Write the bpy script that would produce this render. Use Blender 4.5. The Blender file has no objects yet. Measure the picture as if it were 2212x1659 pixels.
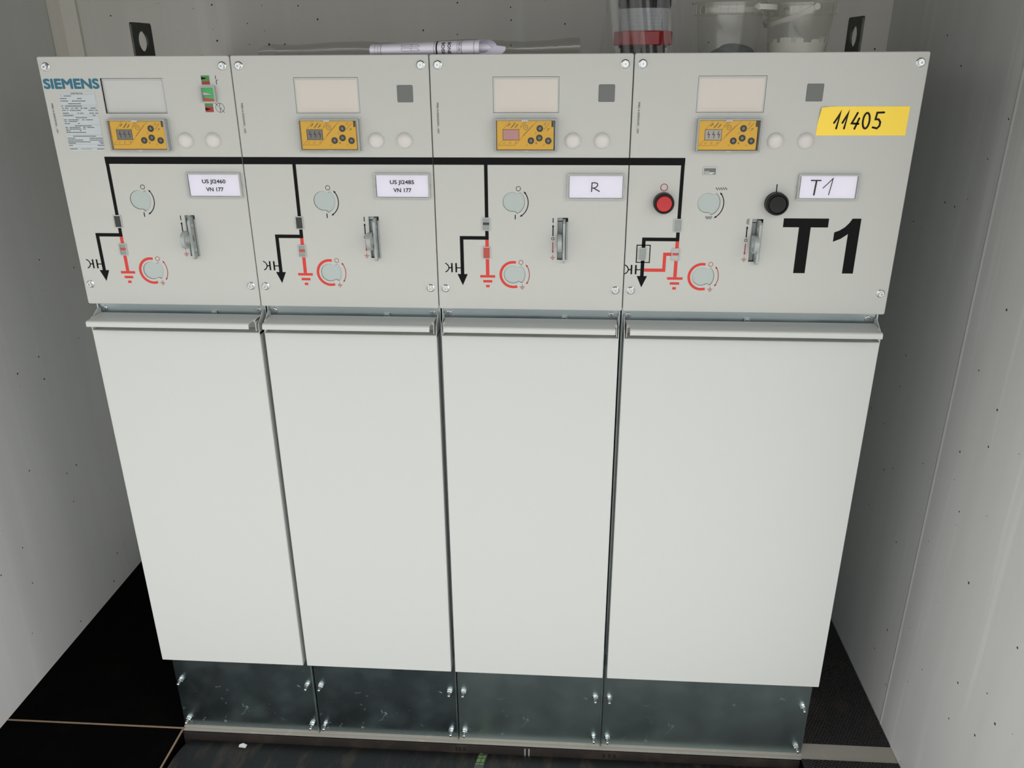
import bpy, bmesh, math, random
from mathutils import Matrix, Vector
random.seed(4)
S = bpy.context.scene
COL = S.collection
PI = math.pi

# ------------------------------------------------------------------ camera, sky, exposure
cd = bpy.data.cameras.new('camera'); cam = bpy.data.objects.new('camera', cd); COL.objects.link(cam)
cd.sensor_fit = 'HORIZONTAL'; cd.sensor_width = 36.0; cd.lens = 1735.824 / 2212 * 36.0
cd.clip_start = 0.01; cd.clip_end = 200
RT = (0.99787978, 0.06486681, -0.00531357); DN = (0.01962635, -0.37775100, -0.92569919); FW = (-0.06205436, 0.92363222, -0.37822318)
CP = (0.83153, -1.30558, 1.39106)
cam.matrix_world = Matrix(((RT[0], -DN[0], -FW[0], CP[0]), (RT[1], -DN[1], -FW[1], CP[1]), (RT[2], -DN[2], -FW[2], CP[2]), (0, 0, 0, 1)))
S.camera = cam
w = bpy.data.worlds.new('overcast_sky'); S.world = w; w.use_nodes = True
nt = w.node_tree; bg = nt.nodes['Background']
# overcast sky: brightest overhead, dull towards the horizon
g_ = nt.nodes.new('ShaderNodeTexCoord'); sx = nt.nodes.new('ShaderNodeSeparateXYZ'); nt.links.new(g_.outputs['Generated'], sx.inputs[0])
mr = nt.nodes.new('ShaderNodeMapRange'); nt.links.new(sx.outputs['Z'], mr.inputs['Value'])
mr.inputs['From Min'].default_value = 0.0; mr.inputs['From Max'].default_value = 1.0
mr.inputs['To Min'].default_value = 0.8; mr.inputs['To Max'].default_value = 2.2
# sky weighted brighter to the right, so the left wall gets more light
ma = nt.nodes.new('ShaderNodeMath'); ma.operation = 'MULTIPLY_ADD'; nt.links.new(sx.outputs['X'], ma.inputs[0]); ma.inputs[1].default_value = 0.25; ma.inputs[2].default_value = 1.0
mu = nt.nodes.new('ShaderNodeMath'); mu.operation = 'MULTIPLY'; nt.links.new(mr.outputs['Result'], mu.inputs[0]); nt.links.new(ma.outputs[0], mu.inputs[1])
nt.links.new(mu.outputs[0], bg.inputs['Strength'])
bg.inputs['Color'].default_value = (0.985, 0.99, 0.985, 1)
S.view_settings.view_transform = 'Standard'; S.view_settings.look = 'None'
S.view_settings.exposure = 0.80; S.view_settings.gamma = 1.0; S.view_settings.use_curve_mapping = False

# ------------------------------------------------------------------ materials
def lin(c):
    return tuple(((v / 255) / 12.92 if v / 255 <= .04045 else ((v / 255 + .055) / 1.055) ** 2.4) for v in c)
def mat(name, rgb, rough=.5, metal=0., spec=.5, bump=None, vary=None, coat=0.):
    """rgb in sRGB 0-255; bump=(scale, strength, distance); vary=(scale, amount, second rgb)"""
    m = bpy.data.materials.new(name); m.use_nodes = True
    n = m.node_tree.nodes; l = m.node_tree.links; b = n['Principled BSDF']
    c = lin(rgb) + (1,)
    b.inputs['Base Color'].default_value = c; b.inputs['Roughness'].default_value = rough
    b.inputs['Metallic'].default_value = metal; b.inputs['Specular IOR Level'].default_value = spec
    if coat: b.inputs['Coat Weight'].default_value = coat; b.inputs['Coat Roughness'].default_value = .1
    if bump or vary:
        tc = n.new('ShaderNodeTexCoord')
    if bump:
        t = n.new('ShaderNodeTexNoise'); t.inputs['Scale'].default_value = bump[0]; t.inputs['Detail'].default_value = 3
        l.new(tc.outputs['Object'], t.inputs['Vector'])
        u = n.new('ShaderNodeBump'); u.inputs['Strength'].default_value = bump[1]; u.inputs['Distance'].default_value = bump[2]
        l.new(t.outputs['Fac'], u.inputs['Height']); l.new(u.outputs['Normal'], b.inputs['Normal'])
    if vary:
        t = n.new('ShaderNodeTexNoise'); t.inputs['Scale'].default_value = vary[0]; t.inputs['Detail'].default_value = 5
        l.new(tc.outputs['Object'], t.inputs['Vector'])
        r = n.new('ShaderNodeValToRGB'); r.color_ramp.elements[0].position = .35; r.color_ramp.elements[1].position = .7
        r.color_ramp.elements[0].color = (0, 0, 0, 1); r.color_ramp.elements[1].color = (vary[1],) * 3 + (1,)
        l.new(t.outputs['Fac'], r.inputs['Fac'])
        x = n.new('ShaderNodeMix'); x.data_type = 'RGBA'
        x.inputs['A'].default_value = c; x.inputs['B'].default_value = lin(vary[2]) + (1,)
        l.new(r.outputs['Color'], x.inputs['Factor']); l.new(x.outputs['Result'], b.inputs['Base Color'])
    return m
def clear(name, tint=(245, 248, 248), through=.85, rough=.06, body=(200, 205, 205), ior=1.45, sheen=None):
    """thin clear plastic: lets most light through, mirrors the rest by Fresnel, a trace of milky body"""
    m = bpy.data.materials.new(name); m.use_nodes = True
    n = m.node_tree.nodes; l = m.node_tree.links; n.remove(n['Principled BSDF'])
    o = n['Material Output']
    t = n.new('ShaderNodeBsdfTransparent'); t.inputs['Color'].default_value = lin(tint) + (1,)
    d = n.new('ShaderNodeBsdfDiffuse'); d.inputs['Color'].default_value = lin(body) + (1,)
    g = n.new('ShaderNodeBsdfGlossy'); g.inputs['Roughness'].default_value = rough
    a = n.new('ShaderNodeMixShader'); a.inputs['Fac'].default_value = 1 - through
    l.new(t.outputs[0], a.inputs[1]); l.new(d.outputs[0], a.inputs[2])
    f = n.new('ShaderNodeFresnel'); f.inputs['IOR'].default_value = ior
    b = n.new('ShaderNodeMixShader')
    if sheen: b.inputs['Fac'].default_value = sheen
    else: l.new(f.outputs[0], b.inputs['Fac'])
    l.new(a.outputs[0], b.inputs[1]); l.new(g.outputs[0], b.inputs[2])
    l.new(b.outputs[0], o.inputs['Surface'])
    return m

M = {}
M['paint'] = mat('light_grey_powder_coat', (182, 183, 178), .36, bump=(520, .16, .0006))
M['cover'] = mat('light_grey_cover_coat', (190, 192, 189), .42, bump=(420, .10, .0005))
M['black_print'] = mat('black_print', (4, 4, 5), .55, spec=.14, bump=(520, .2, .0006))
M['red_print'] = mat('red_print', (200, 45, 32), .45)
M['darkred_print'] = mat('dark_red_print', (150, 38, 42), .5)
M['teal_print'] = mat('teal_print', (14, 98, 122), .45)
M['green_print'] = mat('green_print', (62, 128, 62), .5)
M['green_flag'] = mat('green_flag', (40, 190, 90), .5)
M['red_flag'] = mat('red_flag', (205, 60, 40), .5)
M['dark'] = mat('dark_void', (14, 14, 15), .8)
M['plug'] = mat('pale_plastic', (204, 200, 197), .3)
M['window'] = mat('white_plastic_warm_reflection', (200, 193, 185), .3)  # pale plastic with a pinkish beige reflection tinted into its colour
M['white_window'] = mat('white_plastic', (186, 187, 184), .3)
M['frame_plastic'] = mat('pale_frame_plastic', (178, 180, 178), .3)
M['square'] = mat('grey_plastic', (96, 100, 98), .4)
M['rotary'] = mat('blue_grey_plastic', (168, 177, 175), .45)
M['yellow'] = mat('yellow_label', (236, 184, 30), .45, spec=.3)
M['brown_print'] = mat('brown_print', (80, 52, 12), .5)
M['lcd'] = mat('grey_display', (112, 110, 106), .2)
M['lcd_pale'] = mat('pale_display', (176, 172, 168), .2)
M['lcd_pink_reflection'] = mat('display_pink_reflection', (196, 140, 142), .2)  # pink reflection on the third display put into its colour
M['black_plastic'] = mat('black_plastic', (12, 12, 13), .4, spec=.3)
M['socket_core'] = mat('socket_metal', (110, 108, 100), .35, metal=.8)
M['steel'] = mat('bright_zinc', (205, 208, 208), .22, metal=1.)
M['paper'] = mat('white_paper', (247, 243, 255), .7)
M['ink'] = mat('black_ink', (14, 14, 24), .7, spec=.2)
M['plate'] = mat('silver_sticker', (182, 189, 191), .35)
M['plate_ink'] = mat('grey_ink', (70, 76, 80), .6)
M['sticker'] = mat('yellow_sticker', (250, 216, 74), .6)
M['marker'] = mat('black_marker', (10, 10, 9), .6, spec=.2)
M['red_button'] = mat('red_plastic', (178, 30, 34), .4)
M['slot_grey'] = mat('zinc_cast_grey', (158, 164, 162), .4, metal=.1)
M['slot_dark'] = mat('slot_liner_grey', (118, 124, 124), .5)
M['lug'] = mat('dull_steel', (88, 90, 84), .5, metal=.7, vary=(60, .6, (60, 62, 58)))
M['clear'] = clear('clear_acrylic', tint=(253, 254, 254), through=.98)
M['clear_edge'] = clear('clear_acrylic_edge', tint=(250, 252, 251), through=.6, body=(222, 225, 222))
M['bag'] = clear('clear_film', tint=(254, 254, 254), through=.955, rough=.05, sheen=.045, body=(205, 205, 200))
M['sleeve'] = clear('grey_clear_film', tint=(252, 252, 250), through=.87, rough=.12, sheen=.09, body=(160, 158, 150))
M['bucket'] = clear('translucent_plastic', tint=(254, 254, 252), through=.85, rough=.14, sheen=.06, body=(186, 186, 176))
M['white_plastic'] = mat('white_handle_plastic', (214, 212, 204), .4)
M['white_paint'] = mat('white_paint', (248, 246, 238), .5)
M['cloth'] = mat('blue_grey_rag', (92, 100, 104), .9)
M['red_ring'] = mat('dark_red_plastic', (148, 18, 24), .35)
M['grey_cup'] = mat('milky_grey_plastic', (150, 153, 156), .35)
M['trunk'] = mat('off_white_pvc', (206, 203, 192), .45)

def galv(name, rgb, rough, stain=.5, metal=.97):
    m = mat(name, rgb, rough, metal=metal)
    n = m.node_tree.nodes; l = m.node_tree.links; b = n['Principled BSDF']
    tc = n.new('ShaderNodeTexCoord')
    v = n.new('ShaderNodeTexNoise'); v.inputs['Scale'].default_value = 14; v.inputs['Detail'].default_value = 6
    l.new(tc.outputs['Object'], v.inputs['Vector'])
    r = n.new('ShaderNodeMapRange'); r.inputs['From Min'].default_value = .3; r.inputs['From Max'].default_value = .7
    r.inputs['To Min'].default_value = rough - .1 * stain; r.inputs['To Max'].default_value = rough + .22 * stain
    l.new(v.outputs['Fac'], r.inputs['Value']); l.new(r.outputs['Result'], b.inputs['Roughness'])
    # a few dried splashes and rub marks
    s = n.new('ShaderNodeTexNoise'); s.inputs['Scale'].default_value = 34; s.inputs['Detail'].default_value = 4; s.inputs['Distortion'].default_value = 1.2
    l.new(tc.outputs['Object'], s.inputs['Vector'])
    q = n.new('ShaderNodeValToRGB'); q.color_ramp.elements[0].position = .66; q.color_ramp.elements[1].position = .74
    q.color_ramp.elements[0].color = (0, 0, 0, 1); q.color_ramp.elements[1].color = (.35 * stain,) * 3 + (1,)
    l.new(s.outputs['Fac'], q.inputs['Fac'])
    x = n.new('ShaderNodeMix'); x.data_type = 'RGBA'; x.inputs['A'].default_value = lin(rgb) + (1,); x.inputs['B'].default_value = lin((205, 205, 198)) + (1,)
    l.new(q.outputs['Color'], x.inputs['Factor']); l.new(x.outputs['Result'], b.inputs['Base Color'])
    k = n.new('ShaderNodeMath'); k.operation = 'MULTIPLY_ADD'; k.inputs[1].default_value = -2.5; k.inputs[2].default_value = metal
    l.new(q.outputs['Color'], k.inputs[0]); l.new(k.outputs[0], b.inputs['Metallic'])
    return m
M['galv'] = galv('galvanised_sheet', (168, 180, 182), .34, .3)
M['plinth'] = galv('galvanised_plinth_sheet', (128, 143, 146), .26, .6)
M['plinth_clean_lit'] = galv('clean_lit_galvanised_plinth_sheet', (146, 162, 162), .36, .25)  # cleaner sheet; brighter reflection on the right put into its tone and roughness
M['channel'] = galv('stained_steel_channel', (158, 154, 145), .5, .5, .2)
M['tan'] = mat('tan_dusty_edge', (128, 108, 88), .7)

def wall_mat(name, rgb, seed, pits=.72, scuff=.1):
    m = mat(name, rgb, .55, spec=.4)
    n = m.node_tree.nodes; l = m.node_tree.links; b = n['Principled BSDF']
    tc = n.new('ShaderNodeTexCoord'); mp = n.new('ShaderNodeMapping'); mp.inputs['Location'].default_value = (seed, seed * .7, seed * .3)
    l.new(tc.outputs['Object'], mp.inputs['Vector'])
    # trowel streaks, long along the height
    ms = n.new('ShaderNodeMapping'); ms.inputs['Scale'].default_value = (9, 9, .8); l.new(mp.outputs[0], ms.inputs['Vector'])
    s = n.new('ShaderNodeTexNoise'); s.inputs['Scale'].default_value = 1.4; s.inputs['Detail'].default_value = 5; l.new(ms.outputs[0], s.inputs['Vector'])
    r = n.new('ShaderNodeMapRange'); r.inputs['From Min'].default_value = .3; r.inputs['From Max'].default_value = .7
    r.inputs['To Min'].default_value = .965; r.inputs['To Max'].default_value = 1.035; l.new(s.outputs['Fac'], r.inputs['Value'])
    # pin holes left by the shuttering: small dark pits
    v = n.new('ShaderNodeTexVoronoi'); v.voronoi_dimensions = '2D'; v.inputs['Scale'].default_value = 24
    sxyz = n.new('ShaderNodeSeparateXYZ'); l.new(mp.outputs[0], sxyz.inputs[0]); axy = n.new('ShaderNodeMath'); l.new(sxyz.outputs['X'], axy.inputs[0]); l.new(sxyz.outputs['Y'], axy.inputs[1])
    cxy = n.new('ShaderNodeCombineXYZ'); l.new(axy.outputs[0], cxy.inputs['X']); l.new(sxyz.outputs['Z'], cxy.inputs['Y']); l.new(cxy.outputs[0], v.inputs['Vector'])
    sep = n.new('ShaderNodeSeparateColor'); l.new(v.outputs['Color'], sep.inputs[0])
    pr = n.new('ShaderNodeMapRange'); pr.inputs['From Min'].default_value = pits; pr.inputs['From Max'].default_value = 1.0
    pr.inputs['To Min'].default_value = .0; pr.inputs['To Max'].default_value = .062; l.new(sep.outputs[0], pr.inputs['Value'])
    lt = n.new('ShaderNodeMath'); lt.operation = 'LESS_THAN'; l.new(v.outputs['Distance'], lt.inputs[0]); l.new(pr.outputs['Result'], lt.inputs[1])
    c1 = n.new('ShaderNodeMix'); c1.data_type = 'RGBA'; c1.blend_type = 'MULTIPLY'; c1.inputs['Factor'].default_value = 1
    l.new(r.outputs['Result'], c1.inputs['B'])
    # long pale roller scuffs
    m2 = n.new('ShaderNodeMapping'); m2.inputs['Scale'].default_value = (13, 13, .55); m2.inputs['Rotation'].default_value = (.05, 0, 0); l.new(mp.outputs[0], m2.inputs['Vector'])
    s2 = n.new('ShaderNodeTexNoise'); s2.inputs['Scale'].default_value = 2.0; s2.inputs['Detail'].default_value = 4; l.new(m2.outputs[0], s2.inputs['Vector'])
    r2 = n.new('ShaderNodeMapRange'); r2.inputs['From Min'].default_value = .60; r2.inputs['From Max'].default_value = .68; r2.inputs['To Max'].default_value = scuff; l.new(s2.outputs['Fac'], r2.inputs['Value'])
    c0 = n.new('ShaderNodeMix'); c0.data_type = 'RGBA'; c0.inputs['A'].default_value = lin(rgb) + (1,); c0.inputs['B'].default_value = lin((236, 236, 234)) + (1,)
    l.new(r2.outputs['Result'], c0.inputs['Factor']); l.new(c0.outputs['Result'], c1.inputs['A'])
    c2 = n.new('ShaderNodeMix'); c2.data_type = 'RGBA'; l.new(lt.outputs[0], c2.inputs['Factor']); l.new(c1.outputs['Result'], c2.inputs['A'])
    c2.inputs['B'].default_value = lin((38, 37, 35)) + (1,); l.new(c2.outputs['Result'], b.inputs['Base Color'])
    bu = n.new('ShaderNodeBump'); bu.inputs['Strength'].default_value = .22; bu.inputs['Distance'].default_value = .003
    l.new(s.outputs['Fac'], bu.inputs['Height']); l.new(bu.outputs[0], b.inputs['Normal'])
    return m
M['wall'] = wall_mat('grey_painted_concrete', (209, 209, 207), 0., .86)
M['wall_right'] = wall_mat('grey_scuffed_concrete', (208, 208, 206), 1.7, .84, .26)
M['wall_back'] = wall_mat('grey_painted_concrete_back', (204, 202, 195), 3.1)

M['ceiling_and_added_overhang'] = mat('grey_ceiling_paint', (92, 89, 82), .7)
def mat_rubber(name, rgb, dust, pattern=None, rough=.55):
    m = mat(name, rgb, rough, spec=.25 if name != 'black_rubber_floor' else .04)
    n = m.node_tree.nodes; l = m.node_tree.links; b = n['Principled BSDF']
    tc = n.new('ShaderNodeTexCoord')
    s = n.new('ShaderNodeTexNoise'); s.inputs['Scale'].default_value = 9; s.inputs['Detail'].default_value = 7; s.inputs['Roughness'].default_value = .65
    mp = n.new('ShaderNodeMapping'); l.new(tc.outputs['Object'], mp.inputs['Vector']); l.new(mp.outputs[0], s.inputs['Vector'])
    if pattern == 'roll': mp.inputs['Scale'].default_value = (3.2, .7, .7)
    r = n.new('ShaderNodeValToRGB'); r.color_ramp.elements[0].position = .5; r.color_ramp.elements[1].position = .78
    r.color_ramp.elements[0].color = (0, 0, 0, 1); r.color_ramp.elements[1].color = (dust,) * 3 + (1,)
    l.new(s.outputs['Fac'], r.inputs['Fac'])
    x = n.new('ShaderNodeMix'); x.data_type = 'RGBA'; x.inputs['A'].default_value = lin(rgb) + (1,); x.inputs['B'].default_value = lin((96, 82, 68)) + (1,)
    l.new(r.outputs['Color'], x.inputs['Factor']); l.new(x.outputs['Result'], b.inputs['Base Color'])
    if pattern == 'roll':
        wv = n.new('ShaderNodeTexWave'); wv.bands_direction = 'X'; wv.inputs['Scale'].default_value = 70; wv.inputs['Distortion'].default_value = .6
        l.new(tc.outputs['Object'], wv.inputs['Vector']); bu = n.new('ShaderNodeBump'); bu.inputs['Strength'].default_value = .35; bu.inputs['Distance'].default_value = .001
        l.new(wv.outputs['Fac'], bu.inputs['Height']); l.new(bu.outputs[0], b.inputs['Normal'])
    if pattern in ('diamond', 'ribs'):
        hs = []
        for ang in ((30, -58) if pattern == 'diamond' else (30, 30)):
            mr = n.new('ShaderNodeMapping'); mr.inputs['Rotation'].default_value = (0, 0, math.radians(ang)); l.new(tc.outputs['Object'], mr.inputs['Vector'])
            wv = n.new('ShaderNodeTexWave'); wv.bands_direction = 'Y'; wv.inputs['Scale'].default_value = 52; wv.inputs['Distortion'].default_value = .15
            l.new(mr.outputs[0], wv.inputs['Vector']); hs.append(wv)
        ad = n.new('ShaderNodeMath'); ad.operation = 'MULTIPLY'; l.new(hs[0].outputs['Fac'], ad.inputs[0]); l.new(hs[1].outputs['Fac'], ad.inputs[1])
        bu = n.new('ShaderNodeBump'); bu.inputs['Strength'].default_value = .8; bu.inputs['Distance'].default_value = .0025
        l.new(ad.outputs[0], bu.inputs['Height']); l.new(bu.outputs[0], b.inputs['Normal'])
    return m
M['rubber'] = mat_rubber('black_rubber_floor', (2, 2, 2), .02, rough=.95)
M['mat'] = mat_rubber('ribbed_black_rubber', (38, 37, 37), .25, 'diamond', .42)
M['roll'] = mat_rubber('smooth_black_rubber', (30, 32, 33), .55, 'roll', .5)
M['channel_face'] = mat_rubber('dirty_brown_steel', (42, 38, 36), .45, None, .6)
M['label_green'] = mat('green_marking', (112, 140, 84), .6)
M['label_green_dark'] = mat('dark_green_marking', (52, 84, 40), .6)
M['label_grey'] = mat('grey_label_stripe', (74, 76, 76), .6)
M['ground'] = mat('outdoor_concrete', (166, 164, 160), .85, vary=(3, .5, (140, 138, 134)))
M['chip'] = mat('pale_chip', (190, 192, 190), .6)

# ------------------------------------------------------------------ text outlines from the built-in font
TXT = {}
def prepare(strings):
    obs = []
    for s, bold in strings:
        c = bpy.data.curves.new('txt', 'FONT'); c.body = s; c.size = 1; c.resolution_u = 4; c.offset = bold
        o = bpy.data.objects.new('txt', c); COL.objects.link(o); obs.append((s, bold, o))
    bpy.context.view_layer.update(); dg = bpy.context.evaluated_depsgraph_get()
    for s, bold, o in obs:
        e = o.evaluated_get(dg); me = e.to_mesh()
        v = [(p.co.x, p.co.y) for p in me.vertices]; f = [tuple(p.vertices) for p in me.polygons]
        e.to_mesh_clear()
        x0 = min(a for a, b in v); x1 = max(a for a, b in v); y0 = min(b for a, b in v); y1 = max(b for a, b in v)
        TXT[(s, bold)] = ([((a - (x0 + x1) / 2), (b - (y0 + y1) / 2)) for a, b in v], f, x1 - x0, y1 - y0)
    for s, bold, o in obs:
        c = o.data; bpy.data.objects.remove(o); bpy.data.curves.remove(c)
SER = ['998514-000020/001_+J0%d' % k for k in (1, 2, 3, 4)]
prepare([('SIEMENS', 0.), ('US JI2460', 0.), ('US JI2485', 0.), ('VN 177', 0.), ('L1', .0), ('L2', .0), ('L3', .0),
         ('Voltage', 0.), ('Detector', 0.), ('VOIS+', 0.), ('IEC 61243', .0), ('LRM', .0), ('Test Points', .0), ('MADE IN GERMANY', .0),
         ('BONE', 0.), ('BOSE', 0.), ('FOR USE', .0), ('Typ', 0.)] + [(s, 0.) for s in SER])

# ------------------------------------------------------------------ mesh builder (front faces look to -Y; flat outlines are given as (x, z))
def rrect(x0, x1, z0, z1, r=0., n=4):
    if r <= 0: return [(x0, z0), (x1, z0), (x1, z1), (x0, z1)]
    out = []
    for cx, cz, a0 in ((x1 - r, z0 + r, -90), (x1 - r, z1 - r, 0), (x0 + r, z1 - r, 90), (x0 + r, z0 + r, 180)):
        for k in range(n + 1):
            a = math.radians(a0 + 90 * k / n); out.append((cx + r * math.cos(a), cz + r * math.sin(a)))
    return out
def circ(cx, cz, r, n=32, a0=0., a1=360.):
    full = abs(a1 - a0) >= 360
    k = n if full else n + 1
    return [(cx + r * math.cos(math.radians(a0 + (a1 - a0) * i / n)), cz + r * math.sin(math.radians(a0 + (a1 - a0) * i / n))) for i in range(k)]
def inset(loop, d):
    n = len(loop); out = []
    area = sum(loop[i][0] * loop[(i + 1) % n][1] - loop[(i + 1) % n][0] * loop[i][1] for i in range(n))
    sg = 1 if area > 0 else -1
    for i in range(n):
        p, q, r = loop[i - 1], loop[i], loop[(i + 1) % n]
        a = Vector((q[0] - p[0], q[1] - p[1])); b = Vector((r[0] - q[0], r[1] - q[1]))
        if a.length < 1e-9 or b.length < 1e-9: out.append(q); continue
        a.normalize(); b.normalize()
        na = Vector((-a.y, a.x)) * sg; nb = Vector((-b.y, b.x)) * sg
        m = na + nb
        if m.length < 1e-6: m = na
        m.normalize(); k = d / max(.35, m.dot(na))
        out.append((q[0] + m.x * k, q[1] + m.y * k))
    return out

class MB:
    def __init__(s): s.v = []; s.f = []; s.m = []; s.sm = []
    def add(s, vs, fs, m=0, smooth=False):
        o = len(s.v); s.v += [tuple(v) for v in vs]
        for f in fs: s.f.append(tuple(i + o for i in f)); s.m.append(m); s.sm.append(smooth)
        return s
    def box(s, x0, x1, y0, y1, z0, z1, m=0):
        v = [(x, y, z) for z in (z0, z1) for y in (y0, y1) for x in (x0, x1)]
        return s.add(v, [(0, 2, 3, 1), (4, 5, 7, 6), (0, 1, 5, 4), (2, 6, 7, 3), (0, 4, 6, 2), (1, 3, 7, 5)], m)
    def flat(s, loop, y, m=0):
        return s.add([(a, y, b) for a, b in loop], [tuple(range(len(loop)))], m)
    def plate(s, loop, y0, y1, bev=0., m=0, back=True):
        n = len(loop); rings = []
        if bev: rings.append([(a, y0, b) for a, b in inset(loop, bev)]); rings.append([(a, y0 + bev, b) for a, b in loop])
        else: rings.append([(a, y0, b) for a, b in loop])
        rings.append([(a, y1, b) for a, b in loop])
        vs = [p for r in rings for p in r]; fs = [tuple(range(n))]
        for k in range(len(rings) - 1):
            for i in range(n):
                j = (i + 1) % n; fs.append((k * n + i, (k + 1) * n + i, (k + 1) * n + j, k * n + j))
        if back: fs.append(tuple(reversed(range((len(rings) - 1) * n, len(rings) * n))))
        return s.add(vs, fs, m)
    def ring(s, lo, li, y0, y1, m=0):
        """frame between two loops of the same count, from y0 (front) to y1"""
        n = len(lo); vs = [(a, y, b) for y in (y0, y1) for lp in (lo, li) for a, b in lp]; fs = []
        for i in range(n):
            j = (i + 1) % n
            fs += [(i, j, n + j, n + i), (2 * n + i, 3 * n + i, 3 * n + j, 2 * n + j), (i, 2 * n + i, 2 * n + j, j), (n + i, n + j, 3 * n + j, 3 * n + i)]
        return s.add(vs, fs, m)
    def stroke(s, pts, wd, y, m=0, closed=False):
        n = len(pts); L = []; Rr = []
        for i in range(n):
            p = Vector(pts[i]); a = Vector(pts[i - 1]) if (i > 0 or closed) else None; b = Vector(pts[(i + 1) % n]) if (i < n - 1 or closed) else None
            d1 = (p - a).normalized() if a is not None else None; d2 = (b - p).normalized() if b is not None else None
            d1 = d1 or d2; d2 = d2 or d1
            n1 = Vector((-d1.y, d1.x)); n2 = Vector((-d2.y, d2.x)); q = n1 + n2
            q = n1 if q.length < 1e-6 else q.normalized(); k = wd / 2 / max(.3, q.dot(n1))
            L.append(p + q * k); Rr.append(p - q * k)
        vs = [(v.x, y, v.y) for v in L] + [(v.x, y, v.y) for v in Rr]
        fs = [(i, n + i, n + (i + 1) % n, (i + 1) % n) for i in range(n if closed else n - 1)]
        return s.add(vs, fs, m)
    def brush(s, pts, wd, y, m=0):
        s.stroke(pts, wd, y, m)
        for p in (pts[0], pts[-1]): s.flat(circ(p[0], p[1], wd / 2, 10), y, m)
        return s
    def text(s, st, x, z, y, h=None, wd=None, bold=0., rot=0., m=0, fn=None, shear=0., fat=0.):
        if fat:
            for k in range(8): s.text(st, x + fat * math.cos(k * PI / 4), z + fat * math.sin(k * PI / 4), y - k * 2e-5, h, wd, bold, rot, m, fn, shear)
            return s
        v, f, tw, th = TXT[(st, bold)]
        sy = h / th if h else wd / tw; sx = wd / tw if wd else sy
        c, q = math.cos(math.radians(rot)), math.sin(math.radians(rot)); out = []
        for a, b in v:
            a, b = a * sx + b * sy * shear, b * sy
            p = (x + a * c - b * q, z + a * q + b * c)
            out.append(fn(*p) if fn else (p[0], y, p[1]))
        return s.add(out, f, m)
    def lathe(s, prof, n=32, m=0, axis='y', c=(0, 0, 0), smooth_prof=False, caps=True):
        """prof: list of (radius, height along axis)"""
        def pt(r, h, a):
            u, v = r * math.cos(a), r * math.sin(a)
            if axis == 'y': return (c[0] + u, c[1] + h, c[2] + v)
            if axis == 'z': return (c[0] + u, c[1] + v, c[2] + h)
            return (c[0] + h, c[1] + u, c[2] + v)
        if smooth_prof:
            vs = [pt(r, h, 2 * PI * i / n) for r, h in prof for i in range(n)]
            s.add(vs, [(k * n + i, k * n + (i + 1) % n, (k + 1) * n + (i + 1) % n, (k + 1) * n + i) for k in range(len(prof) - 1) for i in range(n)], m, True)
        else:
            for k in range(len(prof) - 1):
                vs = [pt(r, h, 2 * PI * i / n) for r, h in prof[k:k + 2] for i in range(n)]
                s.add(vs, [(i, (i + 1) % n, n + (i + 1) % n, n + i) for i in range(n)], m, True)
        if caps:
            for r, h in (prof[0], prof[-1]):
                if r > 1e-6: s.add([pt(r, h, 2 * PI * i / n) for i in range(n)], [tuple(range(n))], m)
        return s
    def prism_x(s, loop, x0, x1, m=0):
        """outline given as (y, z), pushed along X"""
        n = len(loop); vs = [(x, a, b) for x in (x0, x1) for a, b in loop]
        return s.add(vs, [tuple(range(n)), tuple(reversed(range(n, 2 * n)))] + [(i, n + i, n + (i + 1) % n, (i + 1) % n) for i in range(n)], m)
    def holed_x(s, outer, holes, x0, x1, m=0):
        """plate in the YZ plane with holes, outlines as (y, z)"""
        return s._holed(outer, holes, x0, x1, lambda t, a, b: (t, a, b), m)
    def holed_y(s, outer, holes, y0, y1, m=0):
        return s._holed(outer, holes, y0, y1, lambda t, a, b: (a, t, b), m)
    def _holed(s, outer, holes, t0, t1, fn, m):
        bm = bmesh.new(); ed = []
        for lp in [outer] + holes:
            vs = [bm.verts.new((a, b, 0)) for a, b in lp]
            ed += [bm.edges.new((vs[i], vs[(i + 1) % len(vs)])) for i in range(len(vs))]
        bmesh.ops.triangle_fill(bm, use_beauty=True, use_dissolve=False, edges=ed)
        bm.verts.index_update()
        vv = [(v.co.x, v.co.y) for v in bm.verts]; ff = [tuple(v.index for v in f.verts) for f in bm.faces]; bm.free()
        s.add([fn(t0, a, b) for a, b in vv], ff, m); s.add([fn(t1, a, b) for a, b in vv], ff, m)
        for lp in [outer] + holes:
            n = len(lp)
            s.add([fn(t, a, b) for t in (t0, t1) for a, b in lp], [(i, n + i, n + (i + 1) % n, (i + 1) % n) for i in range(n)], m)
        return s
    def mesh(s, name, mats):
        me = bpy.data.meshes.new(name); me.from_pydata(s.v, [], s.f)
        for k in (mats if isinstance(mats, (list, tuple)) else [mats]): me.materials.append(M[k])
        me.polygons.foreach_set('material_index', s.m); me.polygons.foreach_set('use_smooth', s.sm)
        me.update(); return me
    def build(s, name, mats, parent=None, loc=(0, 0, 0)):
        return link(name, s.mesh(name, mats), parent, loc)
def link(name, me, parent=None, loc=(0, 0, 0)):
    o = bpy.data.objects.new(name, me); COL.objects.link(o); o.location = loc
    if parent: o.parent = parent
    return o
def thing(name, label, cat, loc=(0, 0, 0), group=None):
    o = bpy.data.objects.new(name, None); COL.objects.link(o); o.location = loc; o.empty_display_size = .05
    o['label'] = label; o['category'] = cat
    if group: o['group'] = group
    return o
def tag(o, label, cat, group=None):
    o['label'] = label; o['category'] = cat
    if group: o['group'] = group
    return o
def struct(o): o['kind'] = 'structure'; return o
mm = .001
def K(pts): return [(a * mm, b * mm) for a, b in pts]

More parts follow.
